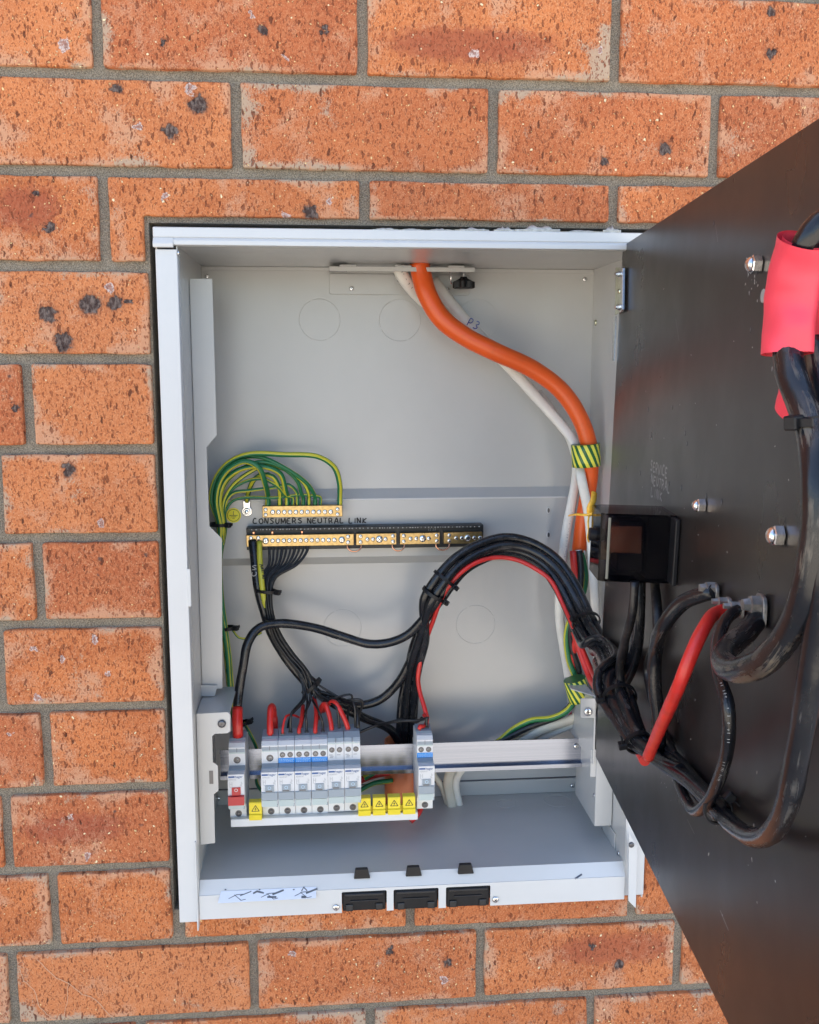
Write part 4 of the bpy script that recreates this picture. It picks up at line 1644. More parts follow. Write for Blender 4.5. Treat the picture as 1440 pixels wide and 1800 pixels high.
# earth stud with lug and washers
c = at(434, 899, 155)
SD = thing('earth_stud', 'zinc bolt with washer and crimped lug left of the brass earth bar', 'bolt', (c.x, .1578, c.z))
bm = bmesh.new()
lathe(bm, (0, 0, 0), (0, -1, 0), [(0, .0058), (.0016, .0058), (.0018, .0052)], 24)
link('washer', bm, 'zinc', SD, local=True)
bm = bmesh.new()
lathe(bm, (0, -.0018, 0), (0, -1, 0), [(0, .0044), (.0034, .0044), (.0042, .0036)], 6)
link('nut', bm, 'zinc', SD, local=True)
bm = bmesh.new()
lathe(bm, (0, -.004, 0), (0, -1, 0), [(0, .0024), (.0045, .0024), (.005, .0018)], 12)
link('shank', bm, 'zinc', SD, local=True, smooth=True)
bm = nbox((-.0040, -.0030, .004), (.0040, -.0018, .0125), .0005)
box(bm, (-.0026, -.0042, .0122), (.0026, -.0010, .0190), .0008)
link('lug', bm, 'zinc', SD, local=True)

# ================================================================== ORANGE CONDUIT
cc = Vector((at(706, 1420, 130).x, .132, Zw(IZ1)))
topz = at(712, 1303, 128).z
CO = thing('orange_conduit', 'short upright orange conduit standing behind the mounting rail', 'conduit', cc)
bm = bmesh.new()
n = 40
prof = [(0, .0200), (topz - cc.z, .0200), (topz - cc.z + .0008, .0192), (topz - cc.z, .0180), (.002, .0180)]
rings = [[bm.verts.new((math.cos(2 * math.pi * i / n) * r, math.sin(2 * math.pi * i / n) * r, h)) for i in range(n)] for h, r in prof]
for a_, b_ in zip(rings, rings[1:]):
    for i in range(n):
        f = bm.faces.new((a_[i], a_[(i + 1) % n], b_[(i + 1) % n], b_[i]))
        f.smooth = True
link('pipe', bm, 'orange_conduit', CO, local=True)
bm = bmesh.new()
lathe(bm, (0, 0, .0003), (0, 0, 1), [(0, .0226), (.004, .0226), (.0045, .0202)], 40)
link('collar', bm, 'orange_conduit', CO, local=True, smooth=False)

# ================================================================== THE BOARD
z_ = 0
c1, c2 = brd(1095, 432), brd(1047, 1330)
t1 = (brd(1440, 207) - c1)
t2 = (brd(1280, 1800) - c2)
L1 = .60
e1 = c1 + t1 * (L1 / t1.length)
e2 = c2 + t2 * (L1 / t2.length)
BO = thing('mounting_board', 'black phenolic board swung open on the right with bolts through it', 'board', c2)
th = .0065
e_a, e_b = c1.lerp(c2, .30), c1.lerp(c2, .62)
# slightly chipped hinge edge
edge = [c1]
for i in range(1, 40):
    f = i / 40
    edge.append(c1.lerp(c2, f) + (t1.normalized()) * rnd.uniform(-.0004, .0007) + Vector((0, 0, 0)))
edge.append(c2)
bm = prism(bmesh.new(), [e1] + edge + [e2], BN * (-th), .0004)
link('board', bm, 'phenolic_board', BO)


def bolt_on(x, y, r=.0068, ln=.017):
    p_ = brd(x, y)
    bm = bmesh.new()
    lathe(bm, p_ + BN * .0002, BN, [(0, r * .92), (.0005, r * 1.08), (.0048, r * 1.08), (.0054, r * .95)], 6)
    nut_ = link('nut', bm, 'zinc', BO)
    bm = bmesh.new()
    lathe(bm, p_ + BN * .0053, BN, [(0, r * .86), (.0012, r * .84), (.0024, r * .66), (.0032, r * .40), (.0036, r * .12)], 20)
    link('dome', bm, 'zinc', nut_, smooth=True)
for x, y, r in ((1338, 465, .0050), (1240, 889, .0044), (1377, 942, .0052)):
    bolt_on(x, y, r)
# small hole and nicks
for x, y, r in ((1342, 520, .0040),):
    p_ = brd(x, y, .2)
    bm = bmesh.new()
    lathe(bm, p_, BN, [(0, r), (.0004, r * .9)], 16)
    link('plug', bm, 'marker_grey', BO)
nk = bmesh.new()
for x, y in ((1088, 815), (1101, 822), (1126, 832), (1144, 838), (1177, 850), (1198, 858), (1242, 873), (1269, 883), (1320, 580), (1255, 393), (1208, 780), (1205, 762),
             (1140, 720), (1150, 1060), (1143, 1060), (1090, 690), (1110, 663), (1079, 1345), (1083, 1385), (1160, 1300)):
    p_ = brd(x, y, .05)
    d_ = t1.normalized()
    up_ = Vector((0, 0, 1))
    s = rnd.uniform(.0008, .0015)
    prism(nk, [p_ - d_ * s * 1.2, p_ - up_ * s * 1.6, p_ + d_ * s, p_ + up_ * s * 1.8], BN * .0002)
link('nick', nk, 'steel_dark', BO, kind='stuff')
fk = bmesh.new()
rf = random.Random(3)
for _ in range(90):
    if _ < 26:
        x, y = rf.gauss(1330, 18), rf.gauss(500, 22)
    elif _ < 46:
        x, y = rf.gauss(1172, 25), rf.gauss(1345, 35)
    else:
        x, y = rf.uniform(1110, 1430), rf.uniform(480, 1640)
    if y > 1300 and x < 1120 + (y - 1335) * .5:
        continue
    p_ = brd(x, y, .05)
    s = rf.uniform(.0003, .0009)
    a_ = rf.uniform(0, 3.1)
    d_ = (t1.normalized() * math.cos(a_) + Vector((0, 0, 1)) * math.sin(a_))
    e_ = d_.cross(BN)
    prism(fk, [p_ - d_ * s * rf.uniform(1, 3), p_ - e_ * s * .6, p_ + d_ * s, p_ + e_ * s * .6], BN * .00012)
link('dust_fleck', fk, 'dust_fleck', BO, kind='stuff')
for nm, pts, w_ in (('scratch', [(1266, 1600), (1281, 1636)], .0006), ('scratch', [(1208, 1440), (1221, 1466)], .0004), ('scratch', [(1258, 395), (1262, 425)], .0004), ('scratch', [(1188, 560), (1194, 600)], .0004)):
    bm = bmesh.new()
    ribbon(bm, [brd(x, y, .1) for x, y in pts], w_, BN)
    link(nm, bm, 'marker_grey', BO)
# SERVICE NEUTRAL LINK written in chalky marker
bm = bmesh.new()
dirb = t1.normalized()
for txt, x0, x1, y, h in (('SERVICE', 1144, 1178, 826, 16), ('NEUTRAL', 1145, 1180, 849, 15), ('LINK', 1145, 1170, 870, 15)):
    o_ = brd(x0, y)
    wtot = (brd(x1, y + 2) - o_).length
    hh = (brd(x0, y - h) - o_).length
    sub = bmesh.new()
    handwrite(sub, txt, o_, dirb, (0, 0, 1), hh, wtot / (len(txt) * 1.28), .0016, .07, lift=0)
    me_ = bpy.data.meshes.new('t')
    sub.normal_update()
    sub.to_mesh(me_)
    bm.from_mesh(me_)
    sub.free()
for v in bm.verts:
    d = (v.co - brd(1144, 829)).dot(BN)
    v.co += BN * (.00025 - d)
link('handwriting', bm, 'marker_grey', BO, label='faint chalky handwriting reading service neutral link')

# hinge at the top of the board
hp0, hp1 = brd(1084, 470), brd(1084, 553)
HG = thing('hinge', 'small zinc hinge plate bolted near the top of the black board', 'hinge', at(1084, 553, 6))
def hb(x, y, Y):
    return brd(x, y, Y)
bm = prism(bmesh.new(), [brd(1084, 470, 1.0), brd(1096, 470, 2.2), brd(1095, 546, 2.2), brd(1083, 554, 1.0)], BN * .0010, .0002)
link('leaf', bm, 'zinc_yellow', HG)
bm = prism(bmesh.new(), [brd(1095.2, 470, 2.3), brd(1099, 471, 2.3), brd(1098, 544, 2.3), brd(1094.5, 550, 2.3)], BN * .0022, .0002)
link('folded_edge', bm, 'zinc', HG)
for y in (482, 540):
    p_ = brd(1092, y, 3.2)
    bm = bmesh.new()
    lathe(bm, p_, (-1, -.25, 0), [(-.0006, .0042), (.0010, .0042), (.0014, .0030), (.0042, .0028), (.0046, .0017), (.0066, .0016)], 12)
    link('bolt', bm, 'zinc', HG)
p_ = brd(1091, 512, 3)
link('pin', lathe(bmesh.new(), p_, (-1, -.3, 0), [(0, .0022), (.002, .0022), (.0026, .0012)], 10), 'zinc_yellow', HG)
bm = prism(bmesh.new(), [brd(1079, 556, .6), brd(1084, 556, 1.2), brd(1081, 634, 1.2), brd(1077, 634, .6)], BN * .0008)
link('stop_plate', bm, 'zinc', HG)

# ================================================================== SMOKED FUSE LINK ON THE BOARD
bx = lambda u, n, z: None
UD = Vector((t1.x, t1.y, 0)).normalized()        # along the board, away from the hinge


def bl(Yd, n, z):
    """point on the board at depth Yd (m), n (m) off the face, height z (wall datum)"""
    base = BA + (Ba - BA) * ((Yd - BA.y) / (Ba.y - BA.y))
    k = (z - BA.z) / (BB.z - BA.z)
    p_ = base + (BB - BA) * k
    return Vector((p_.x, p_.y, p_.z + ZOFF)) + BN * n


zt_l, zb_l = -.3735, -.4245
FL = thing('service_link_box', 'smoked clear plastic link cover mounted on the black board', 'fuse holder', bl(-.247, .0, zb_l))
def lbox(bm, Y0, Y1, n0, n1, z0, z1, bev=0.0, seg=2):
    c8 = [bl(Y, n, z) for Y in (Y0, Y1) for n in (n0, n1) for z in (z0, z1)]
    vs = [bm.verts.new(p__) for p__ in c8]
    fs = [bm.faces.new([vs[i] for i in f]) for f in [(0, 1, 3, 2), (4, 6, 7, 5), (0, 4, 5, 1), (2, 3, 7, 6), (0, 2, 6, 4), (1, 5, 7, 3)]]
    bmesh.ops.recalc_face_normals(bm, faces=fs)
    if bev:
        bmesh.ops.bevel(bm, geom=list(set(e for f in fs for e in f.edges)), offset=bev, segments=seg, affect='EDGES', profile=.5)
    return bm
# outer shell with walls 1.6 mm thick and a chamfered nose
def shell(Y0, Y1, N, z0, z1, t):
    bm = bmesh.new()
    for k, (e, flip) in enumerate(((0, False), (t, True))):
        y0, y1, nn, a_, b_ = Y0 - e, Y1 + e, N - e, z0 + e, z1 - e
        ch = .008
        pts = [(y0, 0.0), (y0, nn - ch), (y0 - ch * .8, nn), (y1 + .0035, nn), (y1, nn - .0035), (y1, 0.0)]
        lo = [bm.verts.new(bl(y, n, a_)) for y, n in pts]
        hi = [bm.verts.new(bl(y, n, b_)) for y, n in pts]
        m_ = len(pts)
        fs = [bm.faces.new(lo), bm.faces.new(hi[::-1])]
        for i in range(m_ - 1):
            fs.append(bm.faces.new((lo[i], hi[i], hi[i + 1], lo[i + 1])))
        bmesh.ops.recalc_face_normals(bm, faces=fs)
        if flip:
            bmesh.ops.reverse_faces(bm, faces=fs)
    return bm
bm = shell(-.222, -.272, .055, zb_l, zt_l, .0016)
link('cover', bm, 'smoked_plastic', FL)
link('base', lbox(bmesh.new(), -.226, -.268, .0004, .020, zb_l + .002, zt_l - .002, .0012), 'black_plastic', FL)
link('rear_flange', lbox(bmesh.new(), -.258, -.286, .0004, .0042, zb_l + .001, zt_l - .001, .001), 'black_plastic', FL)
link('carrier', lbox(bmesh.new(), -.232, -.262, .0205, .040, zb_l + .006, zt_l - .006, .0015), 'black_base', FL)
link('brass_block', lbox(bmesh.new(), -.245, -.264, .0225, .0475, zt_l - .031, zt_l - .010, .0008), 'copper', FL)
link('brass_block', lbox(bmesh.new(), -.228, -.240, .041, .0505, zb_l + .010, zb_l + .024, .0008), 'brass', FL)
bm = bmesh.new()
p_ = at(1063, 939, -245)
lathe(bm, p_, Vector((-1, .12, 0)), [(0, .0043), (.002, .0050), (.0050, .0050), (.0056, .0044), (.0062, .0050), (.0112, .0050), (.0118, .0042)], 22)
link('seal_screw', bm, 'black_plastic', FL)
link('glint_strip', lbox(bmesh.new(), -.2716, -.2726, .0480, .0500, zb_l + .002, zt_l - .003, .0004), 'edge_glint', FL)  # pale strip paints the highlight along the cover's front edge


# ================================================================== CABLES
# heavy orange sheathed supply cable and the white ones beside it
OC = thing('orange_cable', 'thick orange sheathed supply cable curving down from the top clamp', 'cable', at(1015, 968, 110))
cable('sheath', A((737, 462, 126), (741, 482, 126), (750, 515, 122), (775, 558, 118), (815, 590, 116), (870, 618, 114), (935, 648, 114), (985, 685, 112), (1018, 732, 108), (1036, 785, 107),
                  (1038, 830, 113), (1033, 870, 119), (1025, 915, 123), (1018, 968, 126)), .0112, 'orange_pvc', None, parent=OC, seg=20, step=.003, rend=.0084)
o_ = at(1015, 970, 117)
bm = bmesh.new()
for k in range(5):
    a_ = Vector((o_.x - .006 + k * .003, o_.y - .004 + (k % 2) * .003, o_.z + .002))
    prism(bm, [a_, a_ + Vector((.0022, 0, .0002)), a_ + Vector((.0012 + rnd.uniform(-.001, .001), -.001, -.0035 - rnd.random() * .002))], (0, .0005, 0))
link('torn_end', bm, 'white_pvc', OC)
link('heat_shrink', cyl(bmesh.new(), at(1017, 966, 112), at(1020, 980, 112), .0034, seg=14), 'zinc', OC, smooth=True)

cable('white_cable', A((700, 470, 134), (712, 492, 134), (745, 528, 150), (800, 560, 158)), .0045, 'white_pvc', 'flat white printed cable end left of the orange cable under the top clamp', 'cable',
      'white cables', flat=(.0042, .0072, (0, -1, 0)))
wp = A((760, 492, 150), (790, 530, 148), (825, 572, 146), (862, 610, 144), (900, 650, 142), (945, 700, 140), (985, 745, 134), (1008, 775, 124), (1016, 800, 118), (1022, 840, 104), (1034, 900, 102),
       (1040, 960, 96), (1044, 1030, 92), (1048, 1110, 88), (1050, 1180, 90), (1042, 1250, 100))
WC1 = thing('white_cable', 'long flat white cable under the orange one marked with blue handwriting', 'cable', wp[-1], 'white cables')
cable('sheath', wp, .006, 'white_pvc', None, parent=WC1, flat=(.0042, .0070, (0, -1, 0)), seg=14, fend=.62)
bm = bmesh.new()
o_ = at(820, 571, 139)
handwrite(bm, 'P3', o_, at(838, 580, 139) - o_, (at(826, 560, 139) - o_), .0088, .0056, .0011, .02, lift=0)
link('handwriting', bm, 'marker_blue', WC1)
wp2 = A((945, 690, 152), (975, 730, 148), (1000, 765, 140), (1012, 800, 132), (1014, 830, 130), (1006, 880, 128), (996, 930, 126), (989, 985, 126), (984, 1040, 128), (984, 1085, 128), (990, 1130, 128), (996, 1165, 130), (1002, 1200, 132))
WC2 = thing('white_cable', 'flat white cable with tiny black print left of the orange cable end', 'cable', wp2[-1], 'white cables')
cable('sheath', wp2, .006, 'white_pvc', None, parent=WC2, flat=(.0036, .0056, (0, -1, 0)), seg=14)
bm = bmesh.new()
def prints(path, along, lift, size, n0, n1, bmx, wid=.0016):
    P = spline(path, .001)
    i = int(len(P) * n0)
    rr = random.Random(len(P))
    while i < len(P) * n1:
        T = (P[min(i + 1, len(P) - 1)] - P[i - 1]).normalized()
        s = T.cross(Vector((0, 1, 0))).normalized()
        c_0 = P[i] + Vector((0, -lift, 0)) + s * along
        a_, b_ = size * rr.uniform(.4, 1), wid * rr.uniform(.5, 1)
        ribbon(bmx, [c_0 - T * a_ / 2 + s * b_ * .5, c_0 + T * a_ / 2 + s * b_ * .3], .0005, Vector((0, -1, 0)))
        if rr.random() < .6:
            ribbon(bmx, [c_0 - s * b_, c_0 + s * b_], .0004, Vector((0, -1, 0)))
        i += rr.choice((2, 3, 3, 4, 6))
prints(wp2, .0012, .0039, .0020, .42, .72, bm)
link('printing', bm, 'marker_grey', WC2)
bm = bmesh.new()
prints(A((704, 474, 130), (716, 496, 130), (738, 524, 141)), 0, .004, .002, 0, 1, bm)
tag(link('cable_printing', bm, 'marker_black'), 'tiny black print on the flat white cable end at the clamp', 'printing')

# earth tape wraps
def tape(c_, ax, ru, rw, h, label, mat='earth_tape'):
    c_, ax = Vector(c_), Vector(ax).normalized()
    t = thing('tape_wrap', label, 'tape', c_)
    pts = [-ax * h / 2, -ax * h / 4, Vector((0, 0, 0)), ax * h / 4, ax * h / 2]
    bm_ = tube(bmesh.new(), pts, ru, 28, flat=(ru, rw, (0, -1, 0)))
    link('tape', bm_, mat, t, local=True)
    bm_ = tube(bmesh.new(), [-ax * h * .44, Vector((0, 0, 0)), ax * h * .47], ru, 28, flat=(ru + .0005, rw + .0005, (0, -1, 0)))
    return t
tape(at(1030, 800, 107), at(1028, 780, 107) - at(1030, 822, 107), .0165, .0160, .025, 'green and yellow tape wrapped round the orange and white cables')
tape(at(1015, 1212, 84), at(1009, 1190, 84) - at(1021, 1236, 84), .012, .0128, .026, 'green and yellow tape wrapped round the cable cores above the rail')
# cores leaving the orange cable
cable('supply_core', A((1008, 968, 114), (1010, 1000, 110), (1020, 1050, 104), (1022, 1100, 104), (1008, 1140, 112), (1012, 1190, 114), (1022, 1225, 112), (1008, 1256, 128), (962, 1292, 136), (890, 1330, 132), (760, 1352, 124), (660, 1362, 120), (600, 1388, 110)),
      .0042, 'red_pvc', 'red core from the stripped orange cable running down to the rail', group='supply cable cores')
cable('supply_core', A((1018, 968, 112), (1021, 1000, 108), (1018, 1040, 102), (1004, 1090, 108), (1003, 1130, 112), (1018, 1185, 112), (1014, 1222, 112), (990, 1254, 118), (930, 1278, 120), (850, 1318, 124), (770, 1350, 124)),
      .0040, 'black_wire', 'black core from the stripped orange cable curving behind the rail', group='supply cable cores')
cable('supply_core', A((1022, 972, 118), (1029, 1005, 114), (1026, 1040, 110), (1004, 1085, 108), (996, 1118, 112), (1000, 1160, 112), (1012, 1195, 108), (1010, 1228, 108), (998, 1248, 112), (970, 1262, 116), (935, 1266, 118), (905, 1280, 122), (865, 1310, 124), (760, 1338, 126), (690, 1342, 122), (640, 1368, 114)),
      .0034, 'earth_cable', 'green and yellow core sweeping down past the taped bundle to the rail', group='supply cable cores')
cable('supply_core', A((690, 1372, 114), (655, 1378, 108), (620, 1398, 100)), .0028, 'earth_cable_thin', 'green and yellow core end crossing behind the yellow warning covers', group='supply cable cores')
for i, (pts, lab) in enumerate((
        (((1036, 1238, 110), (1010, 1262, 118), (950, 1284, 120), (890, 1322, 128), (800, 1348, 136), (788, 1372, 140), (795, 1420, 142)), 'pale cable sloping down behind the rail, nearest the lone breaker'),
        (((1040, 1250, 116), (1000, 1276, 124), (950, 1298, 128), (900, 1325, 132), (822, 1345, 138), (802, 1372, 142), (808, 1420, 146)), 'pale cable sloping down behind the rail, outermost on the right'),
        (((1042, 1240, 122), (985, 1270, 128), (915, 1296, 130), (850, 1325, 134), (762, 1352, 140), (778, 1385, 146), (788, 1418, 150)), 'pale cable sloping down behind the rail, thinnest and leftmost'))):
    cable('pale_cable', A(*pts), .004, 'beige_pvc' if i != 1 else 'white_pvc', lab, 'cable', 'pale cables entering the floor', flat=(.0034, .0058 - .0012 * i, (0, -1, 0)))

# yellow tape twisted round the cables beside the link box
YT = thing('yellow_tape_tie', 'yellow plastic tape tied round the cables beside the smoked link box', 'tape', at(1040, 905, -210))
bm = bmesh.new()
pts = A((1045, 866, -205), (1043, 880, -212), (1037, 893, -214), (1038, 906, -212))
tube(bm, spline(pts, .0012), .0045, 10, flat=(.0013, .0026, (0, -1, 0)), twist=260)
link('knot', bm, 'yellow_tape', YT)
for nm, tr in (('tail', ((1000, 906, -190), (1015, 904, -205), (1032, 905, -214), (1042, 902, -216), (1058, 902, -226))), ('strand', ((1036, 905, -214), (1034, 918, -216), (1035, 935, -216), (1033, 945, -214), (1036, 953, -212))), ('strand', ((1045, 903, -214), (1045, 930, -214)))):
    cable(nm, A(*tr), .0012, 'yellow_tape', None, parent=YT, seg=6, flat=(.0003, .0012 if nm == 'tail' else .0008, (0, -1, .4)), step=.002)

# ---- green and yellow earth wires into the brass bar
ew = 'green and yellow earth wires into the brass bar'
zb_e = 886
down = [(388, 985, 128), (391, 1050, 126), (398, 1105, 122), (404, 1150, 120), (408, 1200, 112), (413, 1250, 108), (424, 1290, 112), (440, 1320, 120)]
EW = [  # (arc points, bar x, radius, material, label)
    ([(386, 925, 126), (372, 880, 124), (378, 845, 122), (400, 815, 120), (435, 799, 118), (500, 799, 120), (560, 803, 124), (588, 822, 130), (597, 850, 136)], 597.5, .0030, 'earth_cable', 'thick earth wire arching highest and farthest right to the end of the brass bar'),
    ([(388, 930, 122), (380, 880, 118), (387, 845, 116), (405, 822, 114), (432, 811, 112), (455, 822, 112), (466, 850, 120)], 471, .0031, 'earth_cable_thin', 'thick green earth wire dropping to the left end of the brass bar'),
    ([(392, 925, 122), (386, 880, 122), (394, 848, 122), (420, 826, 120), (460, 820, 120), (492, 832, 124), (502, 862, 132)], 505, .0028, 'earth_cable', 'striped earth wire arching to the bar left of its middle'),
    ([(384, 930, 130), (376, 880, 130), (388, 838, 128), (418, 808, 126), (455, 803, 124), (500, 822, 126), (540, 850, 132), (552, 868, 138)], 554, .0023, 'earth_cable_thin', 'green earth wire arching second highest over the others'),
    ([(394, 930, 126), (386, 884, 126), (398, 848, 126), (428, 822, 124), (455, 812, 122), (492, 820, 126), (522, 845, 132), (530, 868, 138)], 533, .0022, 'earth_cable_thin', 'green earth wire entering the bar just right of its middle'),
    ([(396, 925, 130), (392, 890, 130), (404, 860, 130), (430, 836, 128), (470, 818, 128), (510, 830, 130), (536, 852, 134), (543, 870, 138)], 543, .0022, 'earth_cable', 'thin striped earth wire near the right of the brass bar'),
    ([(394, 925, 132), (392, 893, 132), (404, 864, 132), (432, 846, 132), (462, 842, 130), (488, 855, 132), (503, 872, 138)], 514, .0019, 'earth_cable_thin', 'slim green earth wire crossing low under the arches'),
    ([(396, 928, 134), (394, 894, 134), (408, 868, 134), (440, 862, 134), (480, 857, 134), (508, 852, 134), (522, 866, 138)], 523, .0018, 'earth_cable', 'slim pale striped earth wire running nearly level to the bar'),
    ([(397, 930, 136), (396, 900, 136), (410, 880, 136), (440, 874, 138), (480, 875, 140), (530, 870, 140), (556, 872, 140)], 563, .0017, 'earth_cable_thin', 'lowest green earth wire running behind the bolt towards the bar'),
]
for k_, (arc, bxp, r, mt, lab) in enumerate(EW):
    pts = [at(*p_) for p_ in arc] + [at(bxp, 874, 142), at(bxp, 892, 143)]
    dn = [at(x + (k_ - 6) * 1.1 * (1 if y < 1100 else .6) - (2 if k_ > 6 else 0), y, Y + (k_ % 3 - 1) * 5) for x, y, Y in down]
    cable('earth_wire', dn[::-1][(0 if k_ < 3 else 1):] + pts, r, mt, lab, 'wire', ew, seg=10, twist=rnd.uniform(2, 9), step=.0035)
cable('earth_wire', A((434, 882, 151), (436, 868, 146), (446, 844, 138), (462, 834, 132), (480, 838, 130), (492, 862, 136), (492, 876, 142), (492, 892, 143)), .0028, 'earth_cable', 'short striped earth wire looping from the zinc bolt to the bar', 'wire', ew, seg=10)
cable('earth_wire', A((455, 995, 128), (462, 1015, 122)), .001, 'earth_cable_thin', 'short thin earth wire end behind the black cables at the link', 'wire', ew, seg=8)
# dark striped earth braid low on the left behind the channel
cable('earth_wire', A((394, 1118, 128), (398, 1160, 126), (403, 1210, 122), (410, 1245, 118), (420, 1275, 118)), .0026, 'earth_tape', 'yellow banded earth wire hidden beside the left channel', 'wire', ew, seg=10)
cable('earth_wire', A((408, 1106, 124), (420, 1121, 122), (440, 1121, 130), (460, 1112, 134)), .0013, 'earth_cable', 'thin earth wire crossing from the channel to the black bundle', 'wire', ew, seg=8)
cable('earth_wire', A((428, 1270, 116), (440, 1290, 112), (455, 1330, 112), (452, 1378, 108), (470, 1400, 100)), .0020, 'earth_cable_thin', 'green earth wire passing behind the rail beside the first breakers', 'wire', ew, seg=8)

# ---- black cables: arch bundle
bk = 'black consumer cables'
trunk = A((1140, 1330, 0), (1100, 1258, 0), (1072, 1192, 0))
# trunk points: board part uses distance off the board
def TP():
    pts = [brd(1128, 1318, 22), brd(1104, 1262, 26), brd(1078, 1200, 30)]
    pts += A((1052, 1140, -20), (1026, 1085, 30), (995, 1022, 62), (965, 985, 82), (925, 962, 92), (885, 956, 94), (845, 968, 92), (808, 990, 88), (782, 1018, 84), (760, 1050, 84), (742, 1085, 90))
    return pts
TR = spline(TP(), .004)
fr = [(.0072, .0), (.0, -.0052), (-.0078, .0), (.0008, .0052)]
nT = len(TR)
arc_end = [
    A((722, 1112, 96), (690, 1128, 100), (650, 1132, 104), (600, 1118, 106), (550, 1103, 104), (490, 1096, 98), (455, 1104, 92), (436, 1130, 86), (428, 1170, 82), (421, 1210, 80), (417, 1245, 74)),
    A((738, 1120, 100), (724, 1165, 112), (717, 1210, 126), (713, 1260, 134), (711, 1320, 138), (708, 1400, 138)),
    A((748, 1122, 100), (736, 1170, 110), (730, 1210, 122), (727, 1260, 132), (725, 1320, 136), (722, 1400, 138)),
    A((736, 1118, 108), (722, 1160, 116), (700, 1200, 122), (668, 1230, 126), (632, 1240, 124), (600, 1236, 118), (572, 1222, 112))]
labs = ['black cable leaving the arch bundle and looping left to the red sleeved main switch', 'left of the two black cables dropping from the arch into the orange conduit',
        'right of the two black cables dropping from the arch into the orange conduit', 'black cable leaving the arch bundle and curving back to the left bundle']
pre = [
    [brd(1460, 900, 38), brd(1450, 1020, 38), brd(1432, 1140, 36), brd(1418, 1240, 34), brd(1402, 1330, 32), brd(1385, 1410, 28), brd(1358, 1462, 22), brd(1325, 1472, 16), brd(1290, 1452, 12), brd(1255, 1415, 10), brd(1205, 1368, 12), brd(1160, 1338, 16)],
    [brd(1256, 1040, 4), brd(1232, 1046, 10), brd(1200, 1060, 18), brd(1168, 1098, 26), brd(1152, 1150, 22), brd(1151, 1210, 20), brd(1157, 1262, 16), brd(1159, 1300, 14), brd(1147, 1328, 14)],
    [brd(1270, 1436, 6), brd(1240, 1406, 6), brd(1205, 1362, 7), brd(1172, 1340, 10), brd(1148, 1328, 15)],
    [brd(1262, 1416, 5), brd(1226, 1378, 5), brd(1186, 1334, 6), brd(1158, 1318, 10)]]
for (du, dv), en, lb_, pr_ in zip(fr, arc_end, labs, pre):
    P = offset_path(TR, [du * (.35 + .65 * min(1, i / 16)) + .0009 * math.sin(i * .055 + dv * 900 + du * 500) for i in range(nT)], dv)
    sp_ = P[:-4]
    pts = sp_ + spline([sp_[-1]] + en, .004)[1:]
    pp = spline(pr_ + [pts[3]], .004)[:-1]
    pts = pp + pts[3:]
    for _ in range(8):
        for i in range(len(pp) - 7, len(pp) + 8):
            pts[i] = (pts[i - 1] + pts[i] * 2 + pts[i + 1]) / 4
    # relax the joint
    for _ in range(6):
        i0 = len(pp) + len(sp_) - 3
        for i in range(i0 - 8, i0 + 8):
            pts[i] = (pts[i - 1] + pts[i] * 2 + pts[i + 1]) / 4
    bm = tube(bmesh.new(), pts, .0050, 14)
    tag(link('black_cable', bm, 'black_cable'), lb_, 'cable', bk)
# a fifth smaller cable in the bundle
P = offset_path(TR, [.0135 * (.15 + .85 * min(1, i / 18)) + .0012 * math.sin(i * .04) for i in range(nT)], .004)
bm = tube(bmesh.new(), spline([brd(1196, 1352, 12), brd(1164, 1336, 16), brd(1142, 1326, 20), P[3]], .004)[:-1] + P[3:-8] + spline([P[-9]] + A((732, 1118, 106), (716, 1180, 128), (704, 1240, 134), (702, 1400, 138)), .004)[1:], .0038, 12)
tag(link('black_cable', bm, 'black_cable'), 'thinner black cable on the outside of the arch bundle', 'cable', bk)
# red cable following the inside of the arch
cable('red_cable', [brd(1134, 1326, 14), brd(1108, 1296, 16), brd(1090, 1262, 22), brd(1064, 1222, 24)] + A((1040, 1178, -16), (1012, 1112, 20), (990, 1062, 48), (968, 1020, 64), (942, 1000, 74), (908, 984, 82), (870, 980, 84), (835, 990, 82), (805, 1012, 80), (780, 1045, 82), (762, 1090, 92), (745, 1140, 104), (735, 1190, 104), (738, 1215, 100), (746, 1243, 90), (751, 1262, 84)),
      .0025, 'red_pvc', 'red cable following the inside of the black arch down to the lone breaker', group='red cables', seg=12)
cable('red_cable', A((1010, 1110, 60), (1022, 1150, 50), (1040, 1195, 30)) + [brd(1072, 1230, 8), brd(1095, 1275, 8)], .0040, 'red_pvc', 'thicker red cable tucked behind the black bundle near the rail end', group='red cables')
cable('red_cable', A((735, 1408, 100), (740, 1418, 92), (736, 1430, 84), (722, 1444, 78)), .0030, 'red_pvc', 'short red cable end poking down under the lone breaker', group='red cables')

# left bundle: neutrals from the link down to the breakers
ng = 'black neutral wires'
LB = [(447, 975, 130), (450, 1005, 124), (455, 1040, 120), (466, 1080, 118), (478, 1115, 118), (498, 1150, 116), (524, 1184, 114), (548, 1210, 112)]
cable('neutral_cable', A((444, 950, 136), *LB[:], (585, 1236, 112), (640, 1262, 124), (690, 1286, 134), (712, 1330, 138)), .0052, 'black_cable', 'thickest black cable at the left end of the neutral link, running to the conduit', 'cable', bk)
NC = cable('neutral_cable', A((456, 950, 136), (456, 985, 132), (460, 1030, 126), (470, 1070, 124), (482, 1110, 122), (505, 1145, 120), (534, 1182, 118), (560, 1205, 114)), .0038, 'black_cable', 'black cable second from the left end of the neutral link', 'cable', bk)
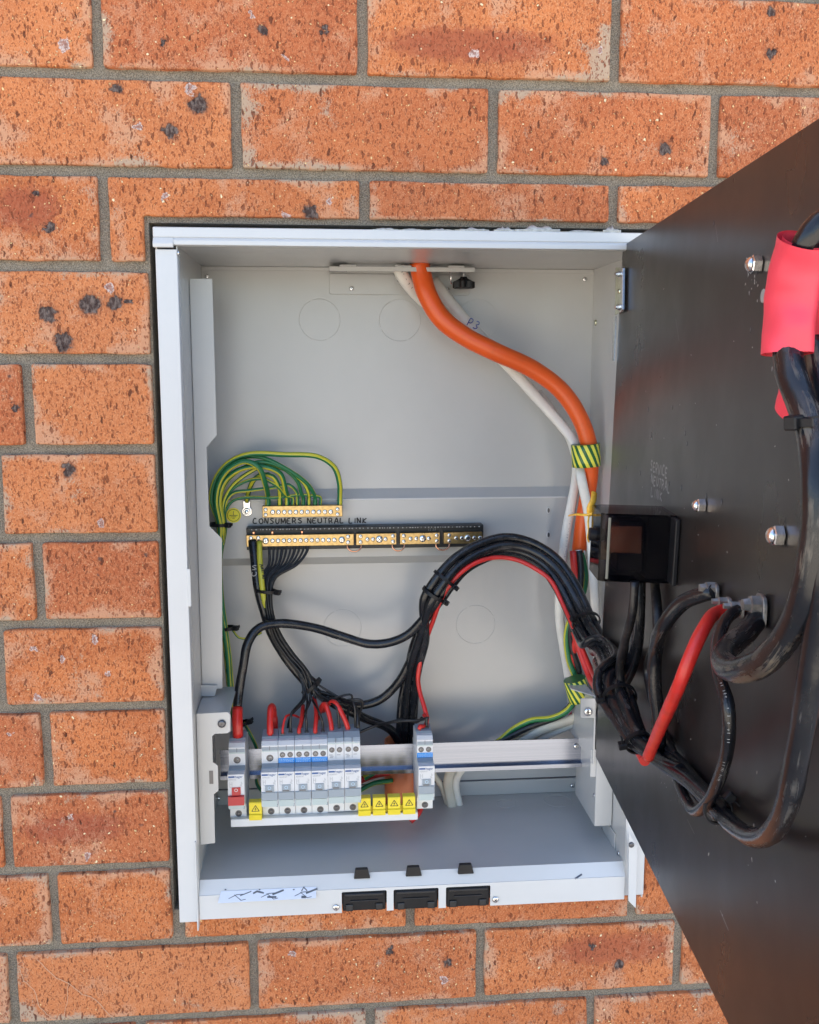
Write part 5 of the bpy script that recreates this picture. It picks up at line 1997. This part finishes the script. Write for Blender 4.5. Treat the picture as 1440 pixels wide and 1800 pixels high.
# striped link wire labelled MEN
MN = thing('men_link_wire', 'yellow striped bonding wire with black letters beside the thick black cable', 'wire', at(470, 1095, 112))
cable('wire', A((456, 952, 133), (457, 985, 124), (459, 1010, 118), (462, 1040, 114), (466, 1062, 116), (474, 1092, 122)), .0032, 'yellow_wire', None, parent=MN, seg=12)
bm = bmesh.new()
o_ = at(455.5, 992, 119)
handwrite(bm, 'MEN', o_, at(460, 1018, 114.0) - o_, at(462, 992, 118) - o_, .0040, .0045, .0010, .02, lift=0.0)
link('lettering', bm, 'marker_black', MN)
bm = bmesh.new()
o_ = at(443, 996, 118.2)
handwrite(bm, 'CN', at(443, 1013, 117.0), (at(443, 992, 118) - at(443, 1013, 118)), Vector((-1, 0, 0)), -.0050, .0055, .0009, .02, lift=0.0)
for v in bm.verts:
    v.co.y = .1165
tag(link('cable_lettering', bm, 'marker_grey'), 'pale handwritten letters on the thickest black cable at the link', 'lettering')
fan = []
conv = [(472, 1015, 124), (470, 1038, 120), (474, 1080, 116), (486, 1118, 114), (508, 1152, 112), (534, 1184, 108), (552, 1202, 104)]
for k_ in range(10):
    x0 = 474 + k_ * 7.0
    dx = (k_ - 4.5)
    pts = [at(x0 + k_ * .6, 950, 138), at(x0 + k_ * .4 - .5, 968, 136), at(470 + (x0 - 470) * .78, 992, 130)]
    for j, (x, y, Y) in enumerate(conv):
        s_ = (2.9, 1.6, 1.3)[j] if j < 3 else 1.5
        pts.append(at(x + dx * s_, y - dx * (.0 if j < 3 else .9), Y - (k_ % 3) * 2.4))
    fan.append(pts)
# targets: (breaker, side, approach points)
tg_ = [(2, 1), (3, 1), (4, 1), (5, 1), (6, 1), (2, 1), (3, 1), (4, 1), (5, 1), (6, 1)]
names5 = ['first', 'second', 'third', 'fourth', 'fifth']
blab = ['first blue labelled breaker from the left', 'middle blue labelled breaker of the three', 'blue labelled breaker beside the tall ones', 'tall white breaker nearest the blue labelled ones', 'last tall white breaker of the row']
tie_c = [(544, 1212), (548, 1216)]
for k_, pts in enumerate(fan):
    if k_ < 5:
        bi = k_ + 2
        E_ = entry(bi, 1, -.001)
        x_, y_ = [(512, 1262), (538, 1262), (562, 1260), (592, 1248), (622, 1240)][k_]
        mid = at(x_, y_ - (6 if k_ < 3 else 4), 72)
        m0 = at([534, 540, 548, 562, 600][k_], [1225, 1228, 1228, 1222, 1228][k_], 96)
        pts = pts[:-1] + [m0, mid, E_ + Vector((0, .002, .007)), E_]
        lab = 'thin black neutral wire ending in the ' + blab[k_]
    else:
        q = k_ - 5
        tx = [(505, 1290), (528, 1288), (553, 1286), (612, 1252), (630, 1262)][q]
        pts = pts[:-1] + [at(538 + q * 8, 1226 + q, 100), at(tx[0] + 6, tx[1] - 30, 92), at(tx[0], tx[1], 96), at(tx[0], tx[1] + 40, 96)]
        lab = 'thin black wire passing down behind the ' + blab[q]
    cable('neutral_wire', pts, .00125 if k_ % 3 else .0016, 'black_wire', lab, 'wire', ng, seg=8, step=.004)
cable('neutral_wire', A((560, 1215, 106), (590, 1224, 104), (618, 1236, 98), (640, 1262, 110), (668, 1272, 116), (705, 1266, 100), (735, 1268, 88), (742, 1262, 84)), .0018, 'black_wire', 'black wire crossing to the lone breaker in front of the conduit cables', 'wire', ng, seg=8)
E_ = entry(7, 1, -.001)
cable('neutral_wire', A((625, 1290, 104), (660, 1276, 108), (700, 1268, 92), (738, 1266, 80)) + [at(752, 1262, 70), E_ + Vector((0, .003, .0085)), E_], .0017, 'black_wire', 'short black wire looping over into the lone breaker', 'wire', ng, seg=8)
cable('neutral_wire', [at(600, 1232, 96), at(616, 1236, 90), at(627, 1250, 78), entry(6, 1, .003) + Vector((.003, 0, .003)), entry(6, 1, -.001) + Vector((.003, 0, 0))], .0024, 'black_wire', 'thicker black wire bending over onto the end tall white breaker', 'wire', ng, seg=8)

# red tails on top of the breakers
rg = 'red wires into the breakers'
rl = ['thin red wire arching over to the first blue labelled breaker', 'short upright red wire in the middle blue labelled breaker', 'upright red wire in the blue labelled breaker beside the tall ones',
      'thick red wire arching right into the nearer tall white breaker', 'longest red wire arching right into the end tall white breaker']
rp = [[(528, 1262, 92), (515, 1257, 82), (503, 1259, 74), (498, 1275, 68)], [(533, 1240, 98), (531, 1256, 84), (529, 1272, 72)], [(552, 1226, 104), (555, 1240, 92), (556, 1262, 76)],
      [(560, 1262, 104), (565, 1243, 90), (572, 1238, 78), (580, 1262, 70)], [(568, 1250, 100), (576, 1238, 86), (588, 1234, 78), (600, 1252, 70)]]
rr_ = [.0013, .0022, .0024, .0026, .0027]
for q in range(5):
    E_ = entry(q + 2, -1, -.001)
    cable('red_wire', A(*rp[q]) + [E_ + Vector((0, .001, .005)), E_], rr_[q], 'red_pvc', rl[q], 'wire', rg, seg=10)
E_ = entry(7, -1, -.001)
cable('red_wire', A((745, 1256, 84), (751, 1264, 78), (747, 1277, 70)) + [E_ + Vector((0, 0, .004)), E_], .0023, 'red_pvc', 'thick short red wire in the top of the lone breaker', 'wire', rg, seg=10)
# big red cable into the single screw breaker: a hairpin seen end on
E_ = entry(1, 0, -.002)
top = at(477, 1238, 90)
cable('red_cable', [E_ + Vector((.0035, .028, -.03)), E_ + Vector((.0035, .026, .01)), at(482, 1262, 92), at(479.5, 1243, 86), at(476.5, 1243, 78), at(475, 1262, 70), E_ + Vector((0, .0, .006)), E_], .0036, 'red_pvc',
      'upright red cable bent over into the breaker beside the yellow cover', group='red cables', seg=14)
# red sleeve on the main switch cable
E_ = entry(0, 0, -.002)
RS = cable('red_sleeve', [at(417.5, 1244, 74), at(417, 1262, 68), E_ + Vector((0, 0, .010)), E_ + Vector((0, 0, -.0005))], .0058, 'red_pvc', 'red sleeve covering the black cable end at the main switch', 'sleeve', seg=8)

# ---- cables on the board
cable('red_cable', [brd(1140, 1330, 26), brd(1150, 1305, 28), brd(1172, 1255, 34), brd(1196, 1200, 36), brd(1220, 1140, 30), brd(1240, 1100, 22), brd(1258, 1078, 12), brd(1278, 1072, 4)],
      .0040, 'red_pvc', 'bright red cable rising diagonally across the black board', 'cable', 'cables on the board', seg=16)
cable('black_cable', [brd(1150, 1285, 4), brd(1180, 1340, 8), brd(1198, 1388, 10), brd(1218, 1424, 12), brd(1243, 1412, 16), brd(1268, 1360, 20), brd(1281, 1300, 24), brd(1280, 1240, 26), brd(1264, 1185, 26), brd(1262, 1130, 22), brd(1276, 1090, 14), brd(1296, 1072, 5)],
      .0035, 'black_cable', 'thinner printed black cable hanging in a loop on the board', 'cable', 'cables on the board', seg=14)
cable('black_cable', [brd(1332, 1088, 4), brd(1312, 1112, 14), brd(1288, 1132, 26), brd(1272, 1152, 38), brd(1278, 1172, 44), brd(1305, 1178, 46), brd(1345, 1162, 44), brd(1386, 1115, 42), brd(1414, 1055, 42), brd(1430, 980, 42), brd(1438, 900, 42), brd(1436, 820, 42), brd(1424, 750, 40), brd(1402, 690, 41), brd(1390, 655, 42), brd(1385, 620, 41), brd(1386, 580, 40)],
      .0058, 'black_cable_dirty', 'heavy black cable curling from the rightmost lug up to the pink red sleeve', 'cable', 'cables on the board', seg=18)
cable('black_cable', [brd(1116, 1022, 30), brd(1112, 1075, 30), brd(1098, 1130, 30), brd(1090, 1180, 28), brd(1098, 1228, 24), brd(1116, 1272, 20), brd(1134, 1312, 16)], .0034, 'black_wire', 'narrow printed black cable dropping from under the smoked box', 'cable', 'cables on the board', seg=12)
cable('black_cable', [brd(1124, 1020, 12), brd(1122, 1080, 12), brd(1118, 1140, 10), brd(1102, 1190, 12), brd(1076, 1226, 16)], .0055, 'black_cable', 'wider black cable dropping straight down behind the narrow printed one', 'cable', 'cables on the board', seg=14)
cable('black_cable', [brd(1150, 1012, 6), brd(1156, 1110, 6), brd(1140, 1180, 6), brd(1150, 1240, 6), brd(1175, 1310, 6), brd(1215, 1380, 6), brd(1250, 1420, 6)], .0040, 'black_wire', 'black cable lying flat on the board behind the red one', 'cable', 'cables on the board', seg=12)
cable('red_cable', [brd(1078, 1232, 20), brd(1088, 1262, 20), brd(1102, 1290, 18), brd(1122, 1318, 18), brd(1134, 1338, 18)], .0038, 'red_pvc', 'red cable squeezed under the black tied bundle at the board edge', group='red cables', seg=12)
# lugs bolted through the board
lugs = [((1246, 1022), (1258, 1056), .0060, 'grey cable lug at the left of the four on the board'), ((1270, 1048), (1280, 1076), .0040, 'small grey lug holding the bright red cable'),
        ((1293, 1056), (1300, 1086), .0042, 'small grey lug holding the looped printed cable'), ((1326, 1042), (1336, 1106), .0078, 'largest grey lug, rightmost of the four on the board')]
for (xa, ya), (xb, yb), w_, lab in lugs:
    pa, pb = brd(xa, ya, 6), brd(xb, yb, 3)
    t = thing('cable_lug', lab, 'cable lug', pb, 'cable lugs on the board')
    UDn = t1.normalized()
    zc_ = Vector((0, 0, 1))
    c_0 = (pa + pb) / 2
    hgt_ = abs(pa.z - pb.z) / 2
    o3 = rounded([Vector((-w_, -hgt_)), Vector((w_, -hgt_)), Vector((w_, hgt_)), Vector((-w_, hgt_))], w_ * .85, 5)
    pts = [c_0 + UDn * p__.x + zc_ * p__.y - BN * .003 for p__ in o3]
    link('palm', prism(bmesh.new(), pts, BN * .0022, .0004), 'lug_grey', t)
    link('nut', lathe(bmesh.new(), c_0 + zc_ * hgt_ * .35, BN, [(-.001, w_ * .7), (.004, w_ * .7), (.0044, w_ * .5), (.008, w_ * .42)], 6), 'lug_grey', t)
# pink red sleeves near the camera
def sleeve(pts, ru, rw, label):
    t = thing('cable_sleeve', label, 'sleeve', pts[-1], 'red sleeves on the board')
    P = spline(pts, .004)
    bm_ = tube(bmesh.new(), P, ru, 28, flat=(ru, rw, (-1, -.4, 0)), cap=False)
    for v in bm_.verts:
        q_ = v.co
        v.co += Vector((.0007, .0009, 0)) * (math.sin(q_.z * 210 + q_.y * 160) + .7 * math.sin(q_.z * 420 - q_.y * 300))
    link('tube', bm_, 'red_sleeve', t)
    bm_ = tube(bmesh.new(), P, ru - .0022, 20, flat=(ru - .0022, rw - .0022, (-1, -.4, 0)), cap=False)
    bmesh.ops.reverse_faces(bm_, faces=bm_.faces[:])
    link('lining', bm_, 'red_sleeve', t)
    return t
sleeve([brd(1412, 422, 40), brd(1398, 480, 40), brd(1388, 550, 40), brd(1384, 622, 40)], .0085, .0112, 'wide pinkish red sleeve hanging at the right edge of the board')
sleeve([brd(1450, 470, 22), brd(1430, 560, 20), brd(1406, 645, 16), brd(1387, 728, 12)], .0045, .0085, 'second pinkish red sleeve partly hidden behind the wide one')
cable('black_cable', [brd(1470, 380, 30), brd(1440, 395, 36), brd(1418, 425, 40), brd(1400, 470, 40)], .0052, 'black_cable_dirty', 'black cable end entering the top of the wide red sleeve', 'cable', 'cables on the board', seg=14)
cable('black_cable', [brd(1430, 600, 24), brd(1442, 680, 24), brd(1456, 760, 24), brd(1470, 820, 24)], .0052, 'black_cable_dirty', 'black cable crossing behind the sleeves at the picture edge', 'cable', 'cables on the board', seg=14)

# white letters printed along two cables
bm = bmesh.new()
def cprint(path, bmx, size=.0017, lift=.0036, step_=2):
    P = spline(path, .0016)
    rr = random.Random(5)
    for i in range(2, len(P) - 2):
        if rr.random() < .25:
            continue
        v = (cam.matrix_world.translation - P[i]).normalized()
        T = (P[i + 1] - P[i - 1]).normalized()
        nn = (v - T * v.dot(T)).normalized()
        s = T.cross(nn)
        c_0 = P[i] + nn * lift
        ribbon(bmx, [c_0 - s * size * .45 + nn * 0, c_0 + s * size * .45 * rr.uniform(.3, 1)], .0005, nn)
        if rr.random() < .6:
            ribbon(bmx, [c_0 - T * .0005, c_0 + T * .0006], .00035, nn)
cprint([brd(1281, 1310, 24), brd(1280, 1240, 26), brd(1264, 1185, 26), brd(1262, 1130, 22)], bm)
cprint([brd(1245, 1408, 16), brd(1268, 1360, 20), brd(1277, 1325, 23)], bm)
tag(link('cable_printing', bm, 'marker_grey'), 'pale printed letters along the looped cable on the board', 'printing')
bm = bmesh.new()
cprint([brd(1100, 1240, 23), brd(1116, 1272, 20), brd(1130, 1302, 17)], bm, lift=.0035)
tag(link('cable_printing', bm, 'marker_grey'), 'pale printed letters on the narrow cable below the smoked box', 'printing')

# ---- cable ties
def tie_trunk(x, y, r, label, head, **kw):
    best = min(range(2, nT - 2), key=lambda i: (TR[i] - (CPOS + Vector((0, 0, ZOFF)))).normalized().cross(ray(x, y).normalized()).length)
    return cable_tie(TR[best], TR[best + 1] - TR[best - 1], r, label, head, **kw)
tie_trunk(785, 1017, .0135, 'upper of the two cable ties on the black arch bundle', (1, -.8, -.5), ru=.0140)
tie_trunk(762, 1046, .0130, 'lower of the two cable ties on the black arch bundle', (1, -.6, -.4), ru=.0138)
tie_trunk(1030, 1092, .0140, 'cable tie where the arch and the red cable come down on the right', (-1, -.7, .2), ru=.0150)
cable_tie(at(467, 1038, 119), Vector((.08, 0, 1)), .0080, 'cable tie just below the neutral link on the left bundle', (1, -.5, .1), ru=.0125)
cable_tie(at(545, 1208, 107), at(530, 1190, 108) - at(562, 1222, 108), .0085, 'cable tie where the left bundle fans out above the breakers', (1, -.5, 1), ru=.0110, tail=.004)
cable_tie(at(385, 922, 126), Vector((0, 0, 1)), .0075, 'cable tie round the green earth wires by the earth sticker', (1, -.6, 0), ru=.0095)
cable_tie(at(400, 1104, 121), Vector((-.1, 0, 1)), .0065, 'cable tie lower down the green earth wires', (1, -.5, .1), ru=.0080)
cable_tie(at(426, 1272, 112), Vector((-.4, 0, 1)), .0055, 'cable tie behind the red sleeve of the main switch', (1, -.4, .3), ru=.0075)
tie_trunk(1122, 1308, .0088, 'cable tie gathering all cables at the lower left of the board', (-.7, -1, -.5), ru=.0092)
tie_trunk(1088, 1228, .0122, 'cable tie on the bundle where it meets the board edge', (-.7, -1, -.4), ru=.0128)
cable_tie(brd(1262, 1424, 12), brd(1232, 1395, 12) - brd(1290, 1455, 12), .0070, 'cable tie near the bottom loop with its tail sticking up', (.8, -.5, 1), ru=.0072, tail=.02)
cable_tie(brd(1420, 738, 40), Vector((-.1, 0, 1)), .0063, 'cable tie below the wide red sleeve', (-1, -.6, 0), ru=.0064)
